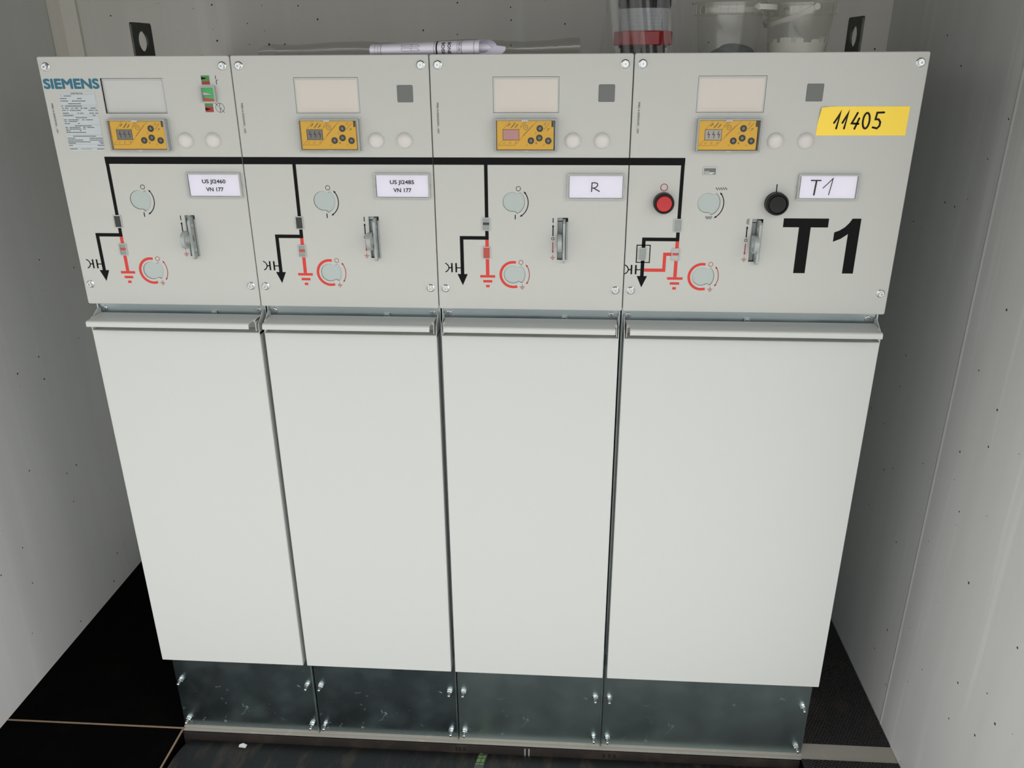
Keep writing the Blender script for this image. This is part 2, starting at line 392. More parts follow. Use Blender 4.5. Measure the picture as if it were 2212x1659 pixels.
# ------------------------------------------------------------------ the kiosk: floor, walls, roof, outdoors
XL, XR, YB, YF, ZC = -.411, 1.557, .738, -.38, 1.90
PX0, PX1, PY0, PY1, PZ = .004, 1.352, -.36, .0115, -.42           # floor opening in front of the cabinets
b = MB()
b.box(XL - .1, PX0, YF, YB + .1, PZ, 0); b.box(PX1, XR + .1, YF, YB + .1, PZ, 0)
b.box(PX0, PX1, PY1, YB + .1, PZ, 0); b.box(PX0, PX1, YF, PY0, PZ, 0); b.box(XL - .1, XR + .1, YF, YB + .1, PZ - .05, PZ)
struct(b.build('floor', 'rubber'))
struct(MB().box(XL - .1, XL, YF, YB + .1, 0, ZC + .1).build('wall_left', 'wall'))
b = MB().box(XR, XR + .1, YF, YB + .1, 0, ZC + .1)
struct(b.build('wall_right', 'wall_right'))
struct(MB().box(XL, XR, YB, YB + .1, 0, ZC + .1).build('wall_back', 'wall_back'))
struct(MB().box(XL - .1, XR + .1, -1.15, YB + .1, ZC + .1, ZC + .2).box(XL, XR, YF, YB, ZC, ZC + .1).box(XL - .1, XR + .1, -1.15, YF, ZC, ZC + .1).build('ceiling_and_added_overhang', 'ceiling_and_added_overhang'))  # roof also runs out past the opening: unseen overhang added to limit skylight
g = MB().box(-14, 15, -22, YF - .002, -.24, -.2).build('ground', 'ground'); struct(g)
# casting seam running up the right wall
b = MB().prism_x([(.119, 0), (.1215, 0), (.124, 0)], XR - .0015, XR)
b = MB(); b.add([(XR, .116, 0), (XR - .0011, .1215, 0), (XR, .127, 0), (XR, .116, ZC), (XR - .0011, .1215, ZC), (XR, .127, ZC)], [(0, 1, 4, 3), (1, 2, 5, 4)])
struct(b.build('trim_1', 'wall_right'))
# steel channel the cabinets stand on, and its dirty front face over the opening
b = MB().box(PX0, XR - .001, .0122, .056, -.0005, .0016)
b.box(PX0, XR - .001, .0122, .0165, .0016, .0022)
struct(b.build('trim_2', 'channel'))
b = MB().box(PX0, PX1, .0085, .0121, -.055, -.001)
for k in (.615, .622, .632, .935, .947, .958): b.box(k, k + .005, .0075, .0087, -.016, -.006, 1)
b.box(.7655, .7685, .007, .0087, -.024, -.002, 2); b.box(.774, .777, .007, .0087, -.024, -.002, 2); b.box(.7687, .7738, .0078, .0086, -.024, -.004, 1)
struct(b.build('trim_3', ['channel_face', 'dark', 'channel']))
# thin tan edge strips of the floor plates on the left
b = MB().box(XL + .001, PX0, .0165, .0200, -.001, .0014); struct(b.build('trim_4', 'tan'))
b = MB().box(PX0 - .005, PX0 - .001, PY0, .0205, -.001, .0016); struct(b.build('trim_5', 'tan'))
o = MB().box(1.364, XR - .002, .0575, YB - .004, .0002, .004).build('rubber_mat', 'mat')
tag(o, 'ribbed black rubber mat on the floor between the right cabinet and the wall', 'mat')
o = MB().box(PX1 + .003, XR - .002, YF + .02, .0112, .0002, .004).build('rubber_mat', 'mat')
tag(o, 'ribbed black rubber mat in front of the bare steel strip at the right wall', 'mat')

# rolled mat in the opening
RR, RYC, RZC = .2095, -.104, -.1985
t = thing('rubber_mat_roll', 'thick roll of smooth black rubber matting lying in the floor opening', 'mat', (0, RYC, RZC))
n = 96; b = MB(); prof = []
for k in range(n * 3 + 1):
    a = 2 * PI * k / n; r = RR - .0045 * k / n
    prof.append((r * math.cos(a + .4), r * math.sin(a + .4)))
x0, x1 = .020, 1.335
vs = [(x, p, q) for p, q in prof for x in (x0, x1)]
b.add(vs, [(2 * k, 2 * k + 1, 2 * k + 3, 2 * k + 2) for k in range(len(prof) - 1)], 0, True)
inn = [(p * (1 - .0035 / math.hypot(p, q)), q * (1 - .0035 / math.hypot(p, q))) for p, q in prof]
for x in (x0, x1):
    b.add([(x, p, q) for p, q in prof] + [(x, p, q) for p, q in inn], [(k, k + 1, len(prof) + k + 1, len(prof) + k) for k in range(len(prof) - 1)], 0)
b.build('matting', 'roll', t)
b = MB()
def on_roll(x, s, d=.0006): return (x - .0147 * (s / RR), -(RR + d) * math.sin(s / RR), (RR + d) * math.cos(s / RR))
def roll_quad(x0, x1, s0, s1, m, d=.0006):
    for k in range(8):
        a = s0 + (s1 - s0) * k / 8; c = s0 + (s1 - s0) * (k + 1) / 8
        b.add([on_roll(x0, a, d), on_roll(x1, a, d), on_roll(x1, c, d), on_roll(x0, c, d)], [(0, 1, 2, 3)], m, True)
roll_quad(.6590, .6785, -.20, .16, 0)
for s0, s1 in ((-.134, -.110), (-.102, -.088), (-.085, -.070), (-.066, -.0605)):
    roll_quad(.6605, .6680, s0, s1, 1, .0009)
    if s0 > -.12: roll_quad(.6697, .6772, s0, s1, 1, .0009)
roll_quad(.6697, .6772, -.150, -.140, 1, .0009); roll_quad(.6680, .6697, -.110, -.0605, 2, .0010)
o = b.build('marking_stripe', ['label_grey', 'label_green', 'label_green_dark'], t); o['label'] = 'grey and green printed stripe'
o = MB(); o.add([(-.008, 0, 0), (.008, -.002, .0005), (.009, .006, .001), (0, .008, .003), (-.008, .006, .001)], [(0, 1, 2, 3, 4)])
c = o.add([(-.008, 0, -.001), (.008, -.002, -.0005), (.009, .006, 0), (-.008, .006, 0)], [(0, 1, 2, 3)]).build('plastic_chip', 'chip', None, (.152, -.026, .0005))
tag(c, 'small pale plastic chip on top of the black rubber roll', 'chip')

# ------------------------------------------------------------------ shared small parts
def screw_mesh():
    """flanged hex screw with a star recess, axis along -Y"""
    b = MB()
    b.lathe([(.0066, 0), (.0066, -.0006), (.0052, -.0016)], 28, 0)
    hx = [(.0047 * math.cos(math.radians(60 * k + 12)), .0047 * math.sin(math.radians(60 * k + 12))) for k in range(6)]
    top = [(p * .93, q * .93) for p, q in hx]
    star = []
    for k in range(12):
        r = .0025 if k % 2 == 0 else .0017; a = math.radians(30 * k); star.append((r * math.cos(a), r * math.sin(a)))
    b.add([(p, -.0012, q) for p, q in hx] + [(p, -.0046, q) for p, q in hx] + [(p, -.0052, q) for p, q in top],
          [(i, 6 + i, 6 + (i + 1) % 6, (i + 1) % 6) for i in range(6)] + [(6 + i, 12 + i, 12 + (i + 1) % 6, 6 + (i + 1) % 6) for i in range(6)], 0)
    hx12 = []
    for k in range(6):
        p, q = top[k], top[(k + 1) % 6]; hx12 += [p, ((p[0] + q[0]) / 2, (p[1] + q[1]) / 2)]
    b.add([(p, -.0052, q) for p, q in hx12] + [(p, -.0052, q) for p, q in star], [(i, (i + 1) % 12, 12 + (i + 1) % 12, 12 + i) for i in range(12)], 0)
    b.add([(p, -.0052, q) for p, q in star] + [(p * .9, -.0030, q * .9) for p, q in star], [(i, (i + 1) % 12, 12 + (i + 1) % 12, 12 + i) for i in range(12)] + [tuple(range(12, 24))], 0)
    b.lathe([(.0011, -.0030), (.0011, -.0046), (.0006, -.0050)], 10, 0)
    return b.mesh('flange_screw', 'steel')
def rivet_mesh():
    b = MB(); b.lathe([(.0050, 0), (.0048, -.0010), (.0042, -.0014), (.0027, -.0015), (.0024, -.0008)], 24, 0)
    b.lathe([(.0021, -.0006), (.0019, -.0022), (.0009, -.0028)], 16, 0, smooth_prof=True); return b.mesh('rivet', 'steel')
def stud_mesh():
    b = MB(); b.lathe([(.0068, 0), (.0068, -.0012)], 24, 0)
    hx = [(.0058 * math.cos(math.radians(60 * k)), .0058 * math.sin(math.radians(60 * k))) for k in range(6)]
    b.add([(p, -.0012, q) for p, q in hx] + [(p, -.0066, q) for p, q in hx] + [(p * .88, -.0074, q * .88) for p, q in hx],
          [(i, 6 + i, 6 + (i + 1) % 6, (i + 1) % 6) for i in range(6)] + [(6 + i, 12 + i, 12 + (i + 1) % 6, 6 + (i + 1) % 6) for i in range(6)] + [tuple(range(12, 18))], 0)
    pr = []
    for k in range(12): pr += [(.0030 if k % 2 else .0026, -.0070 - .0009 * k)]
    b.lathe(pr + [(.0020, -.0182)], 18, 0); return b.mesh('stud_bolt', 'steel')
def cap_mesh():
    b = MB(); b.lathe([(.0128, .0004), (.0128, -.0006)], 40, 0)
    b.lathe([(.0126, -.0006), (.0121, -.0020), (.0104, -.0040), (.0074, -.0056), (.0038, -.0065), (.0001, -.0068)], 40, 0, smooth_prof=True, caps=False)
    return b.mesh('blanking_plug', 'plug')
def socket_mesh():
    b = MB(); b.lathe([(.0050, .0002), (.0050, -.0009), (.0044, -.0012), (.0028, -.0012), (.0026, .0000)], 28, 0)
    b.lathe([(.0024, -.0001), (.0022, -.0009), (.0012, -.0009), (.0011, -.0003)], 20, 1); return b.mesh('test_socket', ['black_plastic', 'socket_core'])
SCREW, RIVET, STUD, CAP, SOCK = screw_mesh(), rivet_mesh(), stud_mesh(), cap_mesh(), socket_mesh()

YP = -.00025                                                     # printed films lie a quarter millimetre proud
def arrow_head(b, tip, d, ln, wd, y, m=0):
    d = Vector(d).normalized(); q = Vector((-d.y, d.x)); t = Vector(tip); c = t - d * ln
    b.flat([tuple(t), tuple(c + q * wd / 2), tuple(c - q * wd / 2)], y, m)
def arc_arrow(b, cx, cz, r, a0, a1, wd, y, m=0, hd=4.0, hw=3.4):
    """double-headed curved arrow, degrees, millimetres"""
    da = math.degrees(hd * .8 / r)
    b.stroke(K(circ(cx, cz, r, 24, a0 - da, a1 + da)), wd * mm, y, m)
    for a, s in ((a0, 1), (a1, -1)):
        A = math.radians(a); tip = (cx + r * math.cos(A), cz + r * math.sin(A))
        e = math.radians(a - s * da * .6); d = (-math.sin(e) * s, math.cos(e) * s)
        arrow_head(b, (tip[0] * mm, tip[1] * mm), d, hd * mm, hw * mm, y, m)
def ground_sign(b, u, ztop, y, m=0, k=1.0):
    b.stroke(K([(u, ztop), (u, ztop - 3.6 * k)]), .9 * mm * k, y, m)
    for i, wd in enumerate((8.4, 5.6, 2.6)): b.stroke(K([(u - wd / 2 * k, ztop - (4.0 + 1.9 * i) * k), (u + wd / 2 * k, ztop - (4.0 + 1.9 * i) * k)]), .9 * mm * k, y, m)
def zigzag(b, p0, p1, amp, n, wd, y, m=0):
    a, c = Vector(p0), Vector(p1); d = c - a; q = Vector((-d.y, d.x)).normalized(); pts = [tuple(a)]
    for k in range(n): pts.append(tuple(a + d * ((k + .5) / n) + q * amp * (1 if k % 2 == 0 else -1)))
    b.stroke(K(pts + [tuple(c)]), wd * mm, y, m)
def knob_loop(cx, cz, r1, r2, at, ab, nt_, nb):
    """disc with a wider sector on the right between angles ab..at, notched where they meet"""
    return K(circ(cx, cz, r2, 18, ab, at) + circ(cx, cz, r1, 36, nt_, 360 + nb))
UP = (126.0, 1173.0, 15.6, 20.4, 50, -68, 56, -78)
LO = (126.3, 1053.5, 15.1, 20.9, 47, -44, 54, -52)

def flag_window(par, u0, u1, z0, z1, kind):
    """small clear position-indicator window; kind gives what shows behind the pane"""
    d = MB(); uc = (u0 + u1) / 2
    back = {'black': 0, 'bar': 1, 'redbar': 1, 'red': 2, 'grey': 1, 'white_redbar': 3}[kind]
    d.flat(K([(u0 + 1.6, z0 + 1.6), (u1 - 1.6, z0 + 1.6), (u1 - 1.6, z1 - 1.6), (u0 + 1.6, z1 - 1.6)]), -.0004, back)
    zc = (z0 + z1) / 2 + .6
    if kind in ('bar', 'redbar', 'white_redbar'):
        d.flat(K([(u0 + 1.7, zc - 2), (u1 - 1.7, zc - 2), (u1 - 1.7, zc + 2), (u0 + 1.7, zc + 2)]), -.0007, 0 if kind == 'bar' else 2)
    o = d.build('position_indicator', ['black_plastic', 'slot_grey', 'red_flag', 'plug'], par)
    f = MB().ring(K(rrect(u0, u1, z0, z1, 1)), K(rrect(u0 + 1.5, u1 - 1.5, z0 + 1.5, z1 - 1.5, .6)), -.0018, -.0001, 0)
    f.build('frame', 'clear_edge', o)
    MB().flat(K(rrect(u0 + 1.5, u1 - 1.5, z0 + 1.5, z1 - 1.5, .6)), -.0015).build('pane', 'clear', o)
    return o

def label_holder(par, u0, u1, z0, z1, pu0, pu1, pz0, pz1, draw):
    p = MB().plate(K(rrect(pu0, pu1, pz0, pz1)), -.0030, -.0027, 0, 0)
    draw(p, -.00315)
    o = p.build('label_card', ['paper', 'ink'], par); o['label'] = 'white paper card with black writing'
    f = MB(); lo = rrect(u0, u1, z0, z1, 1.6); li = rrect(u0 + 2.6, u1 - 2.6, z0 + 2.6, z1 - 2.6, .8)
    f.ring(K(lo), K(li), -.0052, -.0001)
    for zz in ((z0 + z1) / 2,):
        f.box((u0 - .7) * mm, (u0 + .6) * mm, -.004, -.0002, (zz - 3) * mm, (zz + 3) * mm); f.box((u1 - .6) * mm, (u1 + .7) * mm, -.004, -.0002, (zz - 3) * mm, (zz + 3) * mm)
    f.build('clear_frame', 'clear_edge', o)
    MB().flat(K(rrect(u0 + 2.4, u1 - 2.4, z0 + 2.4, z1 - 2.4, .8)), -.0046).build('clear_window', 'clear', o)
    return o

def detector(par, state):
    """yellow voltage detector under a clear snap-on lid"""
    dz = -.0065
    b = MB().plate(K(rrect(103, 191, 1255, 1298.2, .5)), dz, .004, .0004, 0)
    def vz(x, y): return (112.3 + (x - 315 - (y - 410) * .115) * .0520, 1285 - (y - 410) * .0508)
    def V(pts): return K([vz(*p) for p in pts])
    yp = dz - .00015
    for ln in ([(320, 402), (505, 160)], [(800, 402), (1010, 165)], [(345, 722), (220, 868), (725, 868), (1315, 158)]):
        b.stroke(V(ln), .00035, yp, 1)
    for tx, x, y, h, bo in (('Voltage', 480, 275, 1.9, .02), ('Detector', 608, 278, 1.9, .02), ('VOIS+', 710, 305, 1.9, .02), ('IEC 61243', 875, 262, 1.5, 0.),
                        ('LRM', 1552, 245, 2.0, 0.), ('Test Points', 1612, 312, 1.9, 0.), ('L1', 390, 792, 2.6, 0.), ('L2', 565, 792, 2.6, 0.), ('L3', 735, 785, 2.6, 0.),
                        ('L2', 1303, 508, 2.2, 0.), ('L1', 1083, 862, 2.2, 0.), ('L3', 1585, 858, 2.2, 0.)):
        u, z = vz(x, y); b.text(tx, u * mm, z * mm, yp, h=h * mm, fat=bo * .006, rot=50, m=1)
    for k in range(11):                                          # a line of print too small to read along the slanted rule
        x0_ = 935 + 24 * k; y0_ = 590 - 29 * k; b.stroke(V([(x0_, y0_), (x0_ + 17, y0_ - 21)]), .0007, yp, 1)
    u, z = vz(990, 345); b.stroke(K(circ(u, z, 3.4, 24)), .0006, yp, 1, True); b.stroke(K([(u - .5, z + 2.2), (u - .5, z - .3), (u + 1.8, z - .3)]), .0005, yp, 1)
    u, z = vz(1670, 400)
    b.stroke(K([(u - 2.4, z - 2.2), (u - .5, z - .4)]), .0005, yp, 1); b.stroke(K([(u - 1.6, z + .6), (u + .6, z - 1.2)]), .0005, yp, 1)
    b.stroke(K([(u - .8, z + 1.5), (u + .3, z + .3), (u + 1.4, z - .4)]), .0005, yp, 1); b.stroke(K([(u + .3, z + .3), (u + 2.2, z + 2.1)]), .0005, yp, 1)
    u, z = vz(1360, 800)
    b.stroke(K([(u + 1, z + 1.3), (u, z)]), .0005, yp, 1); b.stroke(K([(u - 1.5, z + 1), (u + 1.4, z - 1.2)]), .0005, yp, 1); b.stroke(K([(u - 1.5, z), (u + .6, z - 1.7)]), .0005, yp, 1)
    b.flat(K([(187.5, 1289), (190.6, 1289), (190.6, 1298), (187.5, 1298)]), yp, 2)
    o = b.build('voltage_detector', ['yellow', 'brown_print', 'black_plastic'], par); o['label'] = 'yellow voltage detector plate'
    l = MB().plate(K(rrect(112.3, 137.3, 1269.6, 1285)), dz - .0003, dz, 0, 0)
    l.ring(K(rrect(112.0, 137.6, 1269.3, 1285.3)), K(rrect(112.6, 137.0, 1269.9, 1284.7)), dz - .0005, dz, 1)
    if state != 'blank':
        for u in (117.6, 125.1, 132.7):
            l.stroke(K([(u + .4, 1282.7), (u - 1.1, 1277.6), (u + 1.5, 1278.3), (u + .5, 1272.4)]), .00095, dz - .00055, 1)
    l.build('display', [{'dark': 'lcd', 'pale': 'lcd_pale', 'blank': 'lcd_pink_reflection'}[state], 'dark'], o)
    for u, z in ((169.6, 1286.6), (155.9, 1268.5), (168.9, 1272.5), (182.9, 1268.3)): link('test_socket', SOCK, o, (u * mm, dz, z * mm))
    f = MB(); f.ring(K(rrect(97, 198.5, 1251.4, 1303.4, 1)), K(rrect(101.5, 194.5, 1253.6, 1299.6, .8)), -.0010, .003, 0)
    f.build('housing_frame', 'frame_plastic', o)
    c = MB(); lo = rrect(99.6, 196.4, 1252.2, 1301.0, 1.2); li = rrect(102.2, 193.6, 1254.4, 1298.8, .8)
    c.ring(K(lo), K(li), -.0112, -.0010, 0)
    c.box(.1415, .1515, -.0118, -.0108, 1.2968, 1.3002, 0); c.box(.1455, .1535, -.0118, -.0108, 1.2522, 1.2545, 0)
    k = c.build('lid_rim', 'clear_edge', o); k['label'] = 'clear plastic rim of the lid'
    MB().flat(K(rrect(102.0, 193.8, 1254.2, 1299.0, .8)), -.0110).build('clear_lid', 'clear', o)
    return o

def selector(par, dirn):
    """slot with a toggle ring and a perforated locking plate standing out of it"""
    b = MB()
    b.box(.1985, .2165, .0150, .0160, 1.0775, 1.1500, 1)
    b.box(.1985, .1995, .0006, .0150, 1.0790, 1.1482, 0); b.box(.2132, .2165, .0006, .0150, 1.0790, 1.1415, 0)
    b.box(.1996, .2075, .0050, .0150, 1.1425, 1.1482, 0); b.box(.1996, .2075, .0080, .0150, 1.0790, 1.1405, 0)
    o = b.build('selector_slot', ['slot_grey', 'slot_dark'], par)
    pl = [(.0140, 1.0800), (.0140, 1.1465), (-.004, 1.1465), (-.0085, 1.1450), (-.0125, 1.1410), (-.0135, 1.1380), (-.0135, 1.0800), (-.0120, 1.0770), (-.0090, 1.0760), (-.004, 1.0772), (-.001, 1.0790)]
    h = [[(-.0060 + .0045 * math.cos(a * PI / 10), zc + .0052 * math.sin(a * PI / 10)) for a in range(20)] for zc in (1.1325, 1.1115, 1.0910)]
    MB().holed_x(pl, h, .2082, .2122).build('locking_plate', 'slot_grey', o)
    r = .0140; yc, zc = -.0180, 1.1105
    lo = [(yc + r * math.cos(math.radians(a)), zc + r * math.sin(math.radians(a))) for a in range(75, 286, 7)]
    lo += [(.0070, zc - r * .86), (.0070, zc + r * .86)]
    hole = [(yc + .0086 * math.cos(a * PI / 14), zc + .0096 * math.sin(a * PI / 14)) for a in range(28)]
    MB().holed_x(lo, [hole], .2000, .2070).build('selector_lever', 'slot_grey', o)
    return o

def cable_cover(par, W):
    y0, x0, x1 = -.0114, .0043, W - .0043
    b = MB(); zt, zb = .9480, .2190
    b.plate(rrect(x0, x1, zb, zt, .0012, 2), y0, y0 + .0016, .0009, 0)
    b.box(x0, x0 + .0012, y0 + .0016, .0262, zb, zt); b.box(x1 - .0012, x1, y0 + .0016, .0262, zb, zt)
    b.box(x0 + .0012, x1 - .0012, y0 + .0016, .0262, zb, zb + .0012)
    b.box(x0 + .0012, x1 - .0012, y0 + .0016, .0200, zt - .0012, zt)                    # shelf of the finger recess
    b.box(x0 + .0012, x1 - .0012, .0188, .0200, zt, .9712)                               # back of the recess
    for xx in (x0, x1 - .0012):                                                          # side cheeks with a chamfered top corner
        b.prism_x([(y0 + .0006, .9440), (.0262, .9440), (.0262, .9790), (.0150, .9790), (y0 + .0006, .9640)], xx, xx + .0012)
    o = b.build('cable_compartment_cover', 'cover', par)
    g = MB(); gx0, gx1 = .0120, W - .0120
    prof = [(.0200, .9712), (-.0320, .9722), (-.0352, .9716), (-.0368, .9698), (-.0372, .9675), (-.0372, .9630), (-.0366, .9622), (-.0352, .9622), (-.0350, .9640), (-.0350, .9682), (-.0320, .9706), (.0200, .9698)]
    g.prism_x(prof, gx0, gx1)
    for xa, xb in ((gx0 - .0042, gx0), (gx1, gx1 + .0042)):                              # folded ears at both ends of the rail
        g.prism_x([(.0200, .9700), (.0200, .9712), (-.0110, .9718), (-.0150, .9700), (-.0150, .9688)], xa, xb)
    for xa in (gx0 - .0042, gx1 + .0030):
        g.prism_x([(.0190, .9520), (.0190, .9708), (-.0110, .9714), (-.0152, .9690), (-.0152, .9520)], xa, xa + .0012)
    k = g.build('grip_rail', 'cover', o)
    return o

def mimic(par, idx, W):
    """black line diagram and marks printed on the control panel"""
    b = MB(); y = YP
    def bar(u0, u1, z0, z1): b.flat(K([(u0, z0), (u1, z0), (u1, z1), (u0, z1)]), y, 0)
    last = idx == 3
    bar(80.3 if idx == 0 else .6, 86.4 if last else W * 1000 - .6, 1231, 1242.3)
    bar_ = bar
    u0 = 80.6 if (last or idx == 0) else 81.3
    bar(u0, u0 + 5.6, 1148, 1231); b.build('busbar_diagram', 'black_print', par); b = MB()
    bar(u0, u0 + 5.6, 1111.5, 1126.4)
    bl = 26.6 if last else 39.2
    bar(bl, u0, 1111.5, 1117.3)
    if last:
        bar(bl, bl + 5.8, 1100.2, 1111.5); bar(bl, bl + 5.8, 1052.6, 1080)
        b.stroke(K([(19, 1076.3), (40.3, 1076.3), (40.3, 1104.8), (19, 1104.8)]), .0016, y, 0, True)
    else: bar(bl, bl + 5.8, 1053.3, 1111.5)
    cu = bl + 2.9
    b.flat(K([(cu - 8.5, 1053.4), (cu, 1034.2), (cu + 8.5, 1053.4)]), y, 0)
    sh = cu - 42.1
    b.stroke(K([(13.4 + sh, 1071.9), (17.2 + sh, 1069.4), (19.3 + sh, 1065.6), (19.3 + sh, 1062.6), (17.2 + sh, 1058.9), (13.4 + sh, 1056.6)]), .0017, y, 0)
    b.stroke(K([(19 + sh, 1064), (24 + sh, 1064)]), .0018, y, 0)
    b.stroke(K([(24.5 + sh, 1056.3), (24.5 + sh, 1072)]), .0026, y, 0); b.stroke(K([(31.6 + sh, 1056.3), (31.6 + sh, 1072)]), .0027, y, 0)
    b.stroke(K([(31.6 + sh, 1064), (40 + sh, 1064)]), .0017, y, 0)
    b.build('feeder_diagram', 'black_print', par); b = MB()
    # operating marks of the upper shaft
    arc_arrow(b, 126, 1172, 25.6, 44, -62, 1.4, y)
    if last:
        zigzag(b, (137.0, 1195.2), (155.0, 1195.8), 1.9, 10, .55, y); zigzag(b, (124.9, 1150), (135, 1150), 2.2, 9, .55, y)
        b.stroke(K([(231.3, 1191.3), (231.3, 1202.8)]), .0015, y, 0)
    else:
        b.stroke(K(circ(135.8, 1194.1, 3.5, 24)), .0008, y, 0, True); b.stroke(K([(130.7, 1145.2), (130.7, 1152.6)]), .0015, y, 0)
    b.build('operating_marks', 'black_print', par); b = MB()
    b.stroke(K([(192.1, 1118.4), (192.1, 1134.2)]), .0017, y, 0); arrow_head(b, (.1921, 1.1373), (0, 1), .0040, .0036, y)
    b.stroke(K(circ(192.0, 1114.1, 2.1, 20)), .0008, y, 0, True)
    if last: zigzag(b, (192.3, 1148.4), (192.3, 1139.6), 2.1, 9, .55, y)
    else: b.stroke(K([(192.1, 1140), (192.1, 1147.7)]), .0014, y, 0)
    b.build('selector_marks', 'black_print', par); b = MB()
    if idx == 0:                                                  # gas-pressure marks beside the round dial
        b.stroke(K([(283.9, 1365), (284.1, 1359.4)]), .0009, y, 0); b.stroke(K([(286.8, 1359.0), (284.3, 1357.0), (284.4, 1351.7)]), .0009, y, 0)
        b.build('switch_symbol', 'black_print', par); b = MB()
        b.stroke(K(circ(284.8, 1317.4, 6.8, 32)), .0005, y, 0, True); b.stroke(K([(277.6, 1324.4), (291.6, 1310.0)]), .0005, y, 0)
        b.stroke(K([(284.8, 1324), (284.8, 1319.4)]), .0007, y, 0); b.stroke(K([(284.8, 1310.8), (284.8, 1315.6), (287, 1317.8)]), .0006, y, 0)
    if idx == 0: b.build('crossed_switch_symbol', 'black_print', par); b = MB()
    b.text(SER[idx], .0102, 1.3018, y, h=None, wd=.0455, rot=-90, m=0)
    b.build('part_number', 'black_print', par)
    # red earthing side
    r = MB(); z = lambda *a: None
    def rb(u0_, u1_, z0, z1): r.flat(K([(u0_, z0), (u1_, z0), (u1_, z1), (u0_, z1)]), y, 0)
    rb(u0, u0 + 5.6, 1100.3, 1111.5)
    RM = ['red_print', 'darkred_print', 'green_print', 'black_print']
    r.build('earthing_link', RM, par); r = MB()
    rb(u0 + .1, u0 + 5.7, 1052.2, 1079.8)
    uc = u0 + 2.9
    for k, (hw, zz) in enumerate(((12.6, 1049.9), (7.6, 1041.5), (3.0, 1033.2))): rb(uc - hw, uc + hw, zz - 2.1, zz + 2.1)
    if last:
        r.build('earth_symbol', RM, par); r = MB()
        rb(62, 75, 1087.5, 1092.8); rb(62, 67.2, 1060.8, 1087.5); rb(32.6, 62, 1060.8, 1066.2)
        q = MB().stroke(K(circ(56.6, 1197, 5.4, 28)), .0012, y, 1, True); q.build('off_mark', RM, par)
    r.build('earthing_branch' if last else 'earth_symbol', RM, par); r = MB()
    ao = circ(127.1, 1053.3, 23.2, 48, 78, 288); ai = circ(127.1, 1053.3, 18.9, 48, 78, 288)
    n_ = len(ao); r.add([(p * mm, y, q * mm) for p, q in ao + ai], [(i, i + 1, n_ + i + 1, n_ + i) for i in range(n_ - 1)], 0)
    r.stroke(K(circ(139.9, 1074.2, 3.5, 24)), .0008, y, 1, True)
    arc_arrow(r, 126.3, 1053.5, 27.6, 39, -37, 1.2, y, 1)
    ground_sign(r, 142, 1036.5, y, 1)
    r.build('earthing_operating_marks', RM, par); r = MB()
    r.stroke(K([(192.1, 1094), (192.1, 1108.3)]), .0015, y, 1); arrow_head(r, (.1921, 1.0899), (0, -1), .0042, .0038, y, 1)
    ground_sign(r, 192.1, 1087.2, y, 1)
    r.build('earthing_selector_marks', RM, par); r = MB()
    if idx == 0:
        for z0, z1, mid, low in ((1351.8, 1365.1, 1356.6, 1), (1311, 1323.8, 1319.2, 0)):
            r.flat(K([(260.7, mid), (274, mid), (274, z1), (260.7, z1)]), y, 2); r.flat(K([(260.7, z0), (274, z0), (274, mid), (260.7, mid)]), y, 1)
            zc = 1361 if low else 1315.4
            r.flat(K([(260.9, zc + 2.1), (260.9, zc - 2.1), (270.4, zc)]), y - .0001, 3)
            r.build('gas_pressure_scale', RM, par); r = MB()

def control_panel(par, idx, W):
    w_ = W * 1000
    holes = [rrect(97, 198.5, 1309.1, 1361.6, .6, 2), rrect(99, 196.6, 1252.8, 1301.6, .6, 2), rrect(198.9, 216.2, 1079.2, 1148.2, .3, 2)]
    hk = [K(h) for h in holes] + [knob_loop(*UP), knob_loop(*LO)]
    outer = rrect(.0007, W - .0007, .9928, 1.3937, .0032, 5)
    b = MB(); ins = inset(outer, .0009)
    b._holed(ins, hk, 0., .0015, lambda t, a, c: (a, t, c), 0)
    n_ = len(outer)
    b.add([(a, 0, c) for a, c in ins] + [(a, .0009, c) for a, c in outer] + [(a, .0270, c) for a, c in outer],
          [(i, n_ + i, n_ + (i + 1) % n_, (i + 1) % n_) for i in range(n_)] + [(n_ + i, 2 * n_ + i, 2 * n_ + (i + 1) % n_, n_ + (i + 1) % n_) for i in range(n_)], 0)
    o = b.build('control_panel', 'paint', par)
    mimic(o, idx, W)
    return o

def r_card(lines):
    def draw(p, y):
        for t, z, wd in lines: p.text(t, .2588, (z - (.8 if 'J' in t else 0)) * mm, y, wd=wd * mm, h=(7.7 if 'J' in t else 6.1) * mm, fat=.00024, m=1)
    return draw
def card_R(p, y):
    s = [(252.7, 1204.2), (252.4, 1190.6)]; p.brush(K(s), .0017, y, 1)
    p.brush(K([(252.7, 1204.0), (257.5, 1204.4), (261.2, 1203.2), (261.9, 1200.4), (260.4, 1197.9), (257, 1196.3), (253.6, 1195.8)]), .0016, y, 1)
    p.brush(K([(255.4, 1196.2), (259.4, 1193.8), (264.6, 1191.0)]), .0018, y, 1)
def card_T1(p, y):
    for d in (0, .9): p.brush(K([(281.6, 1209.6 - d), (296.8, 1209.6 - d)]), .0011, y, 1)
    for d in (0, 1.2): p.brush(K([(289.4 + d, 1208.8), (287.9 + d, 1186.8)]), .0014, y, 1)
    p.brush(K([(301.2, 1197.6), (307.5, 1204.2), (314.6, 1212.2), (313.4, 1203), (311.0, 1187.2)]), .0014, y, 1)

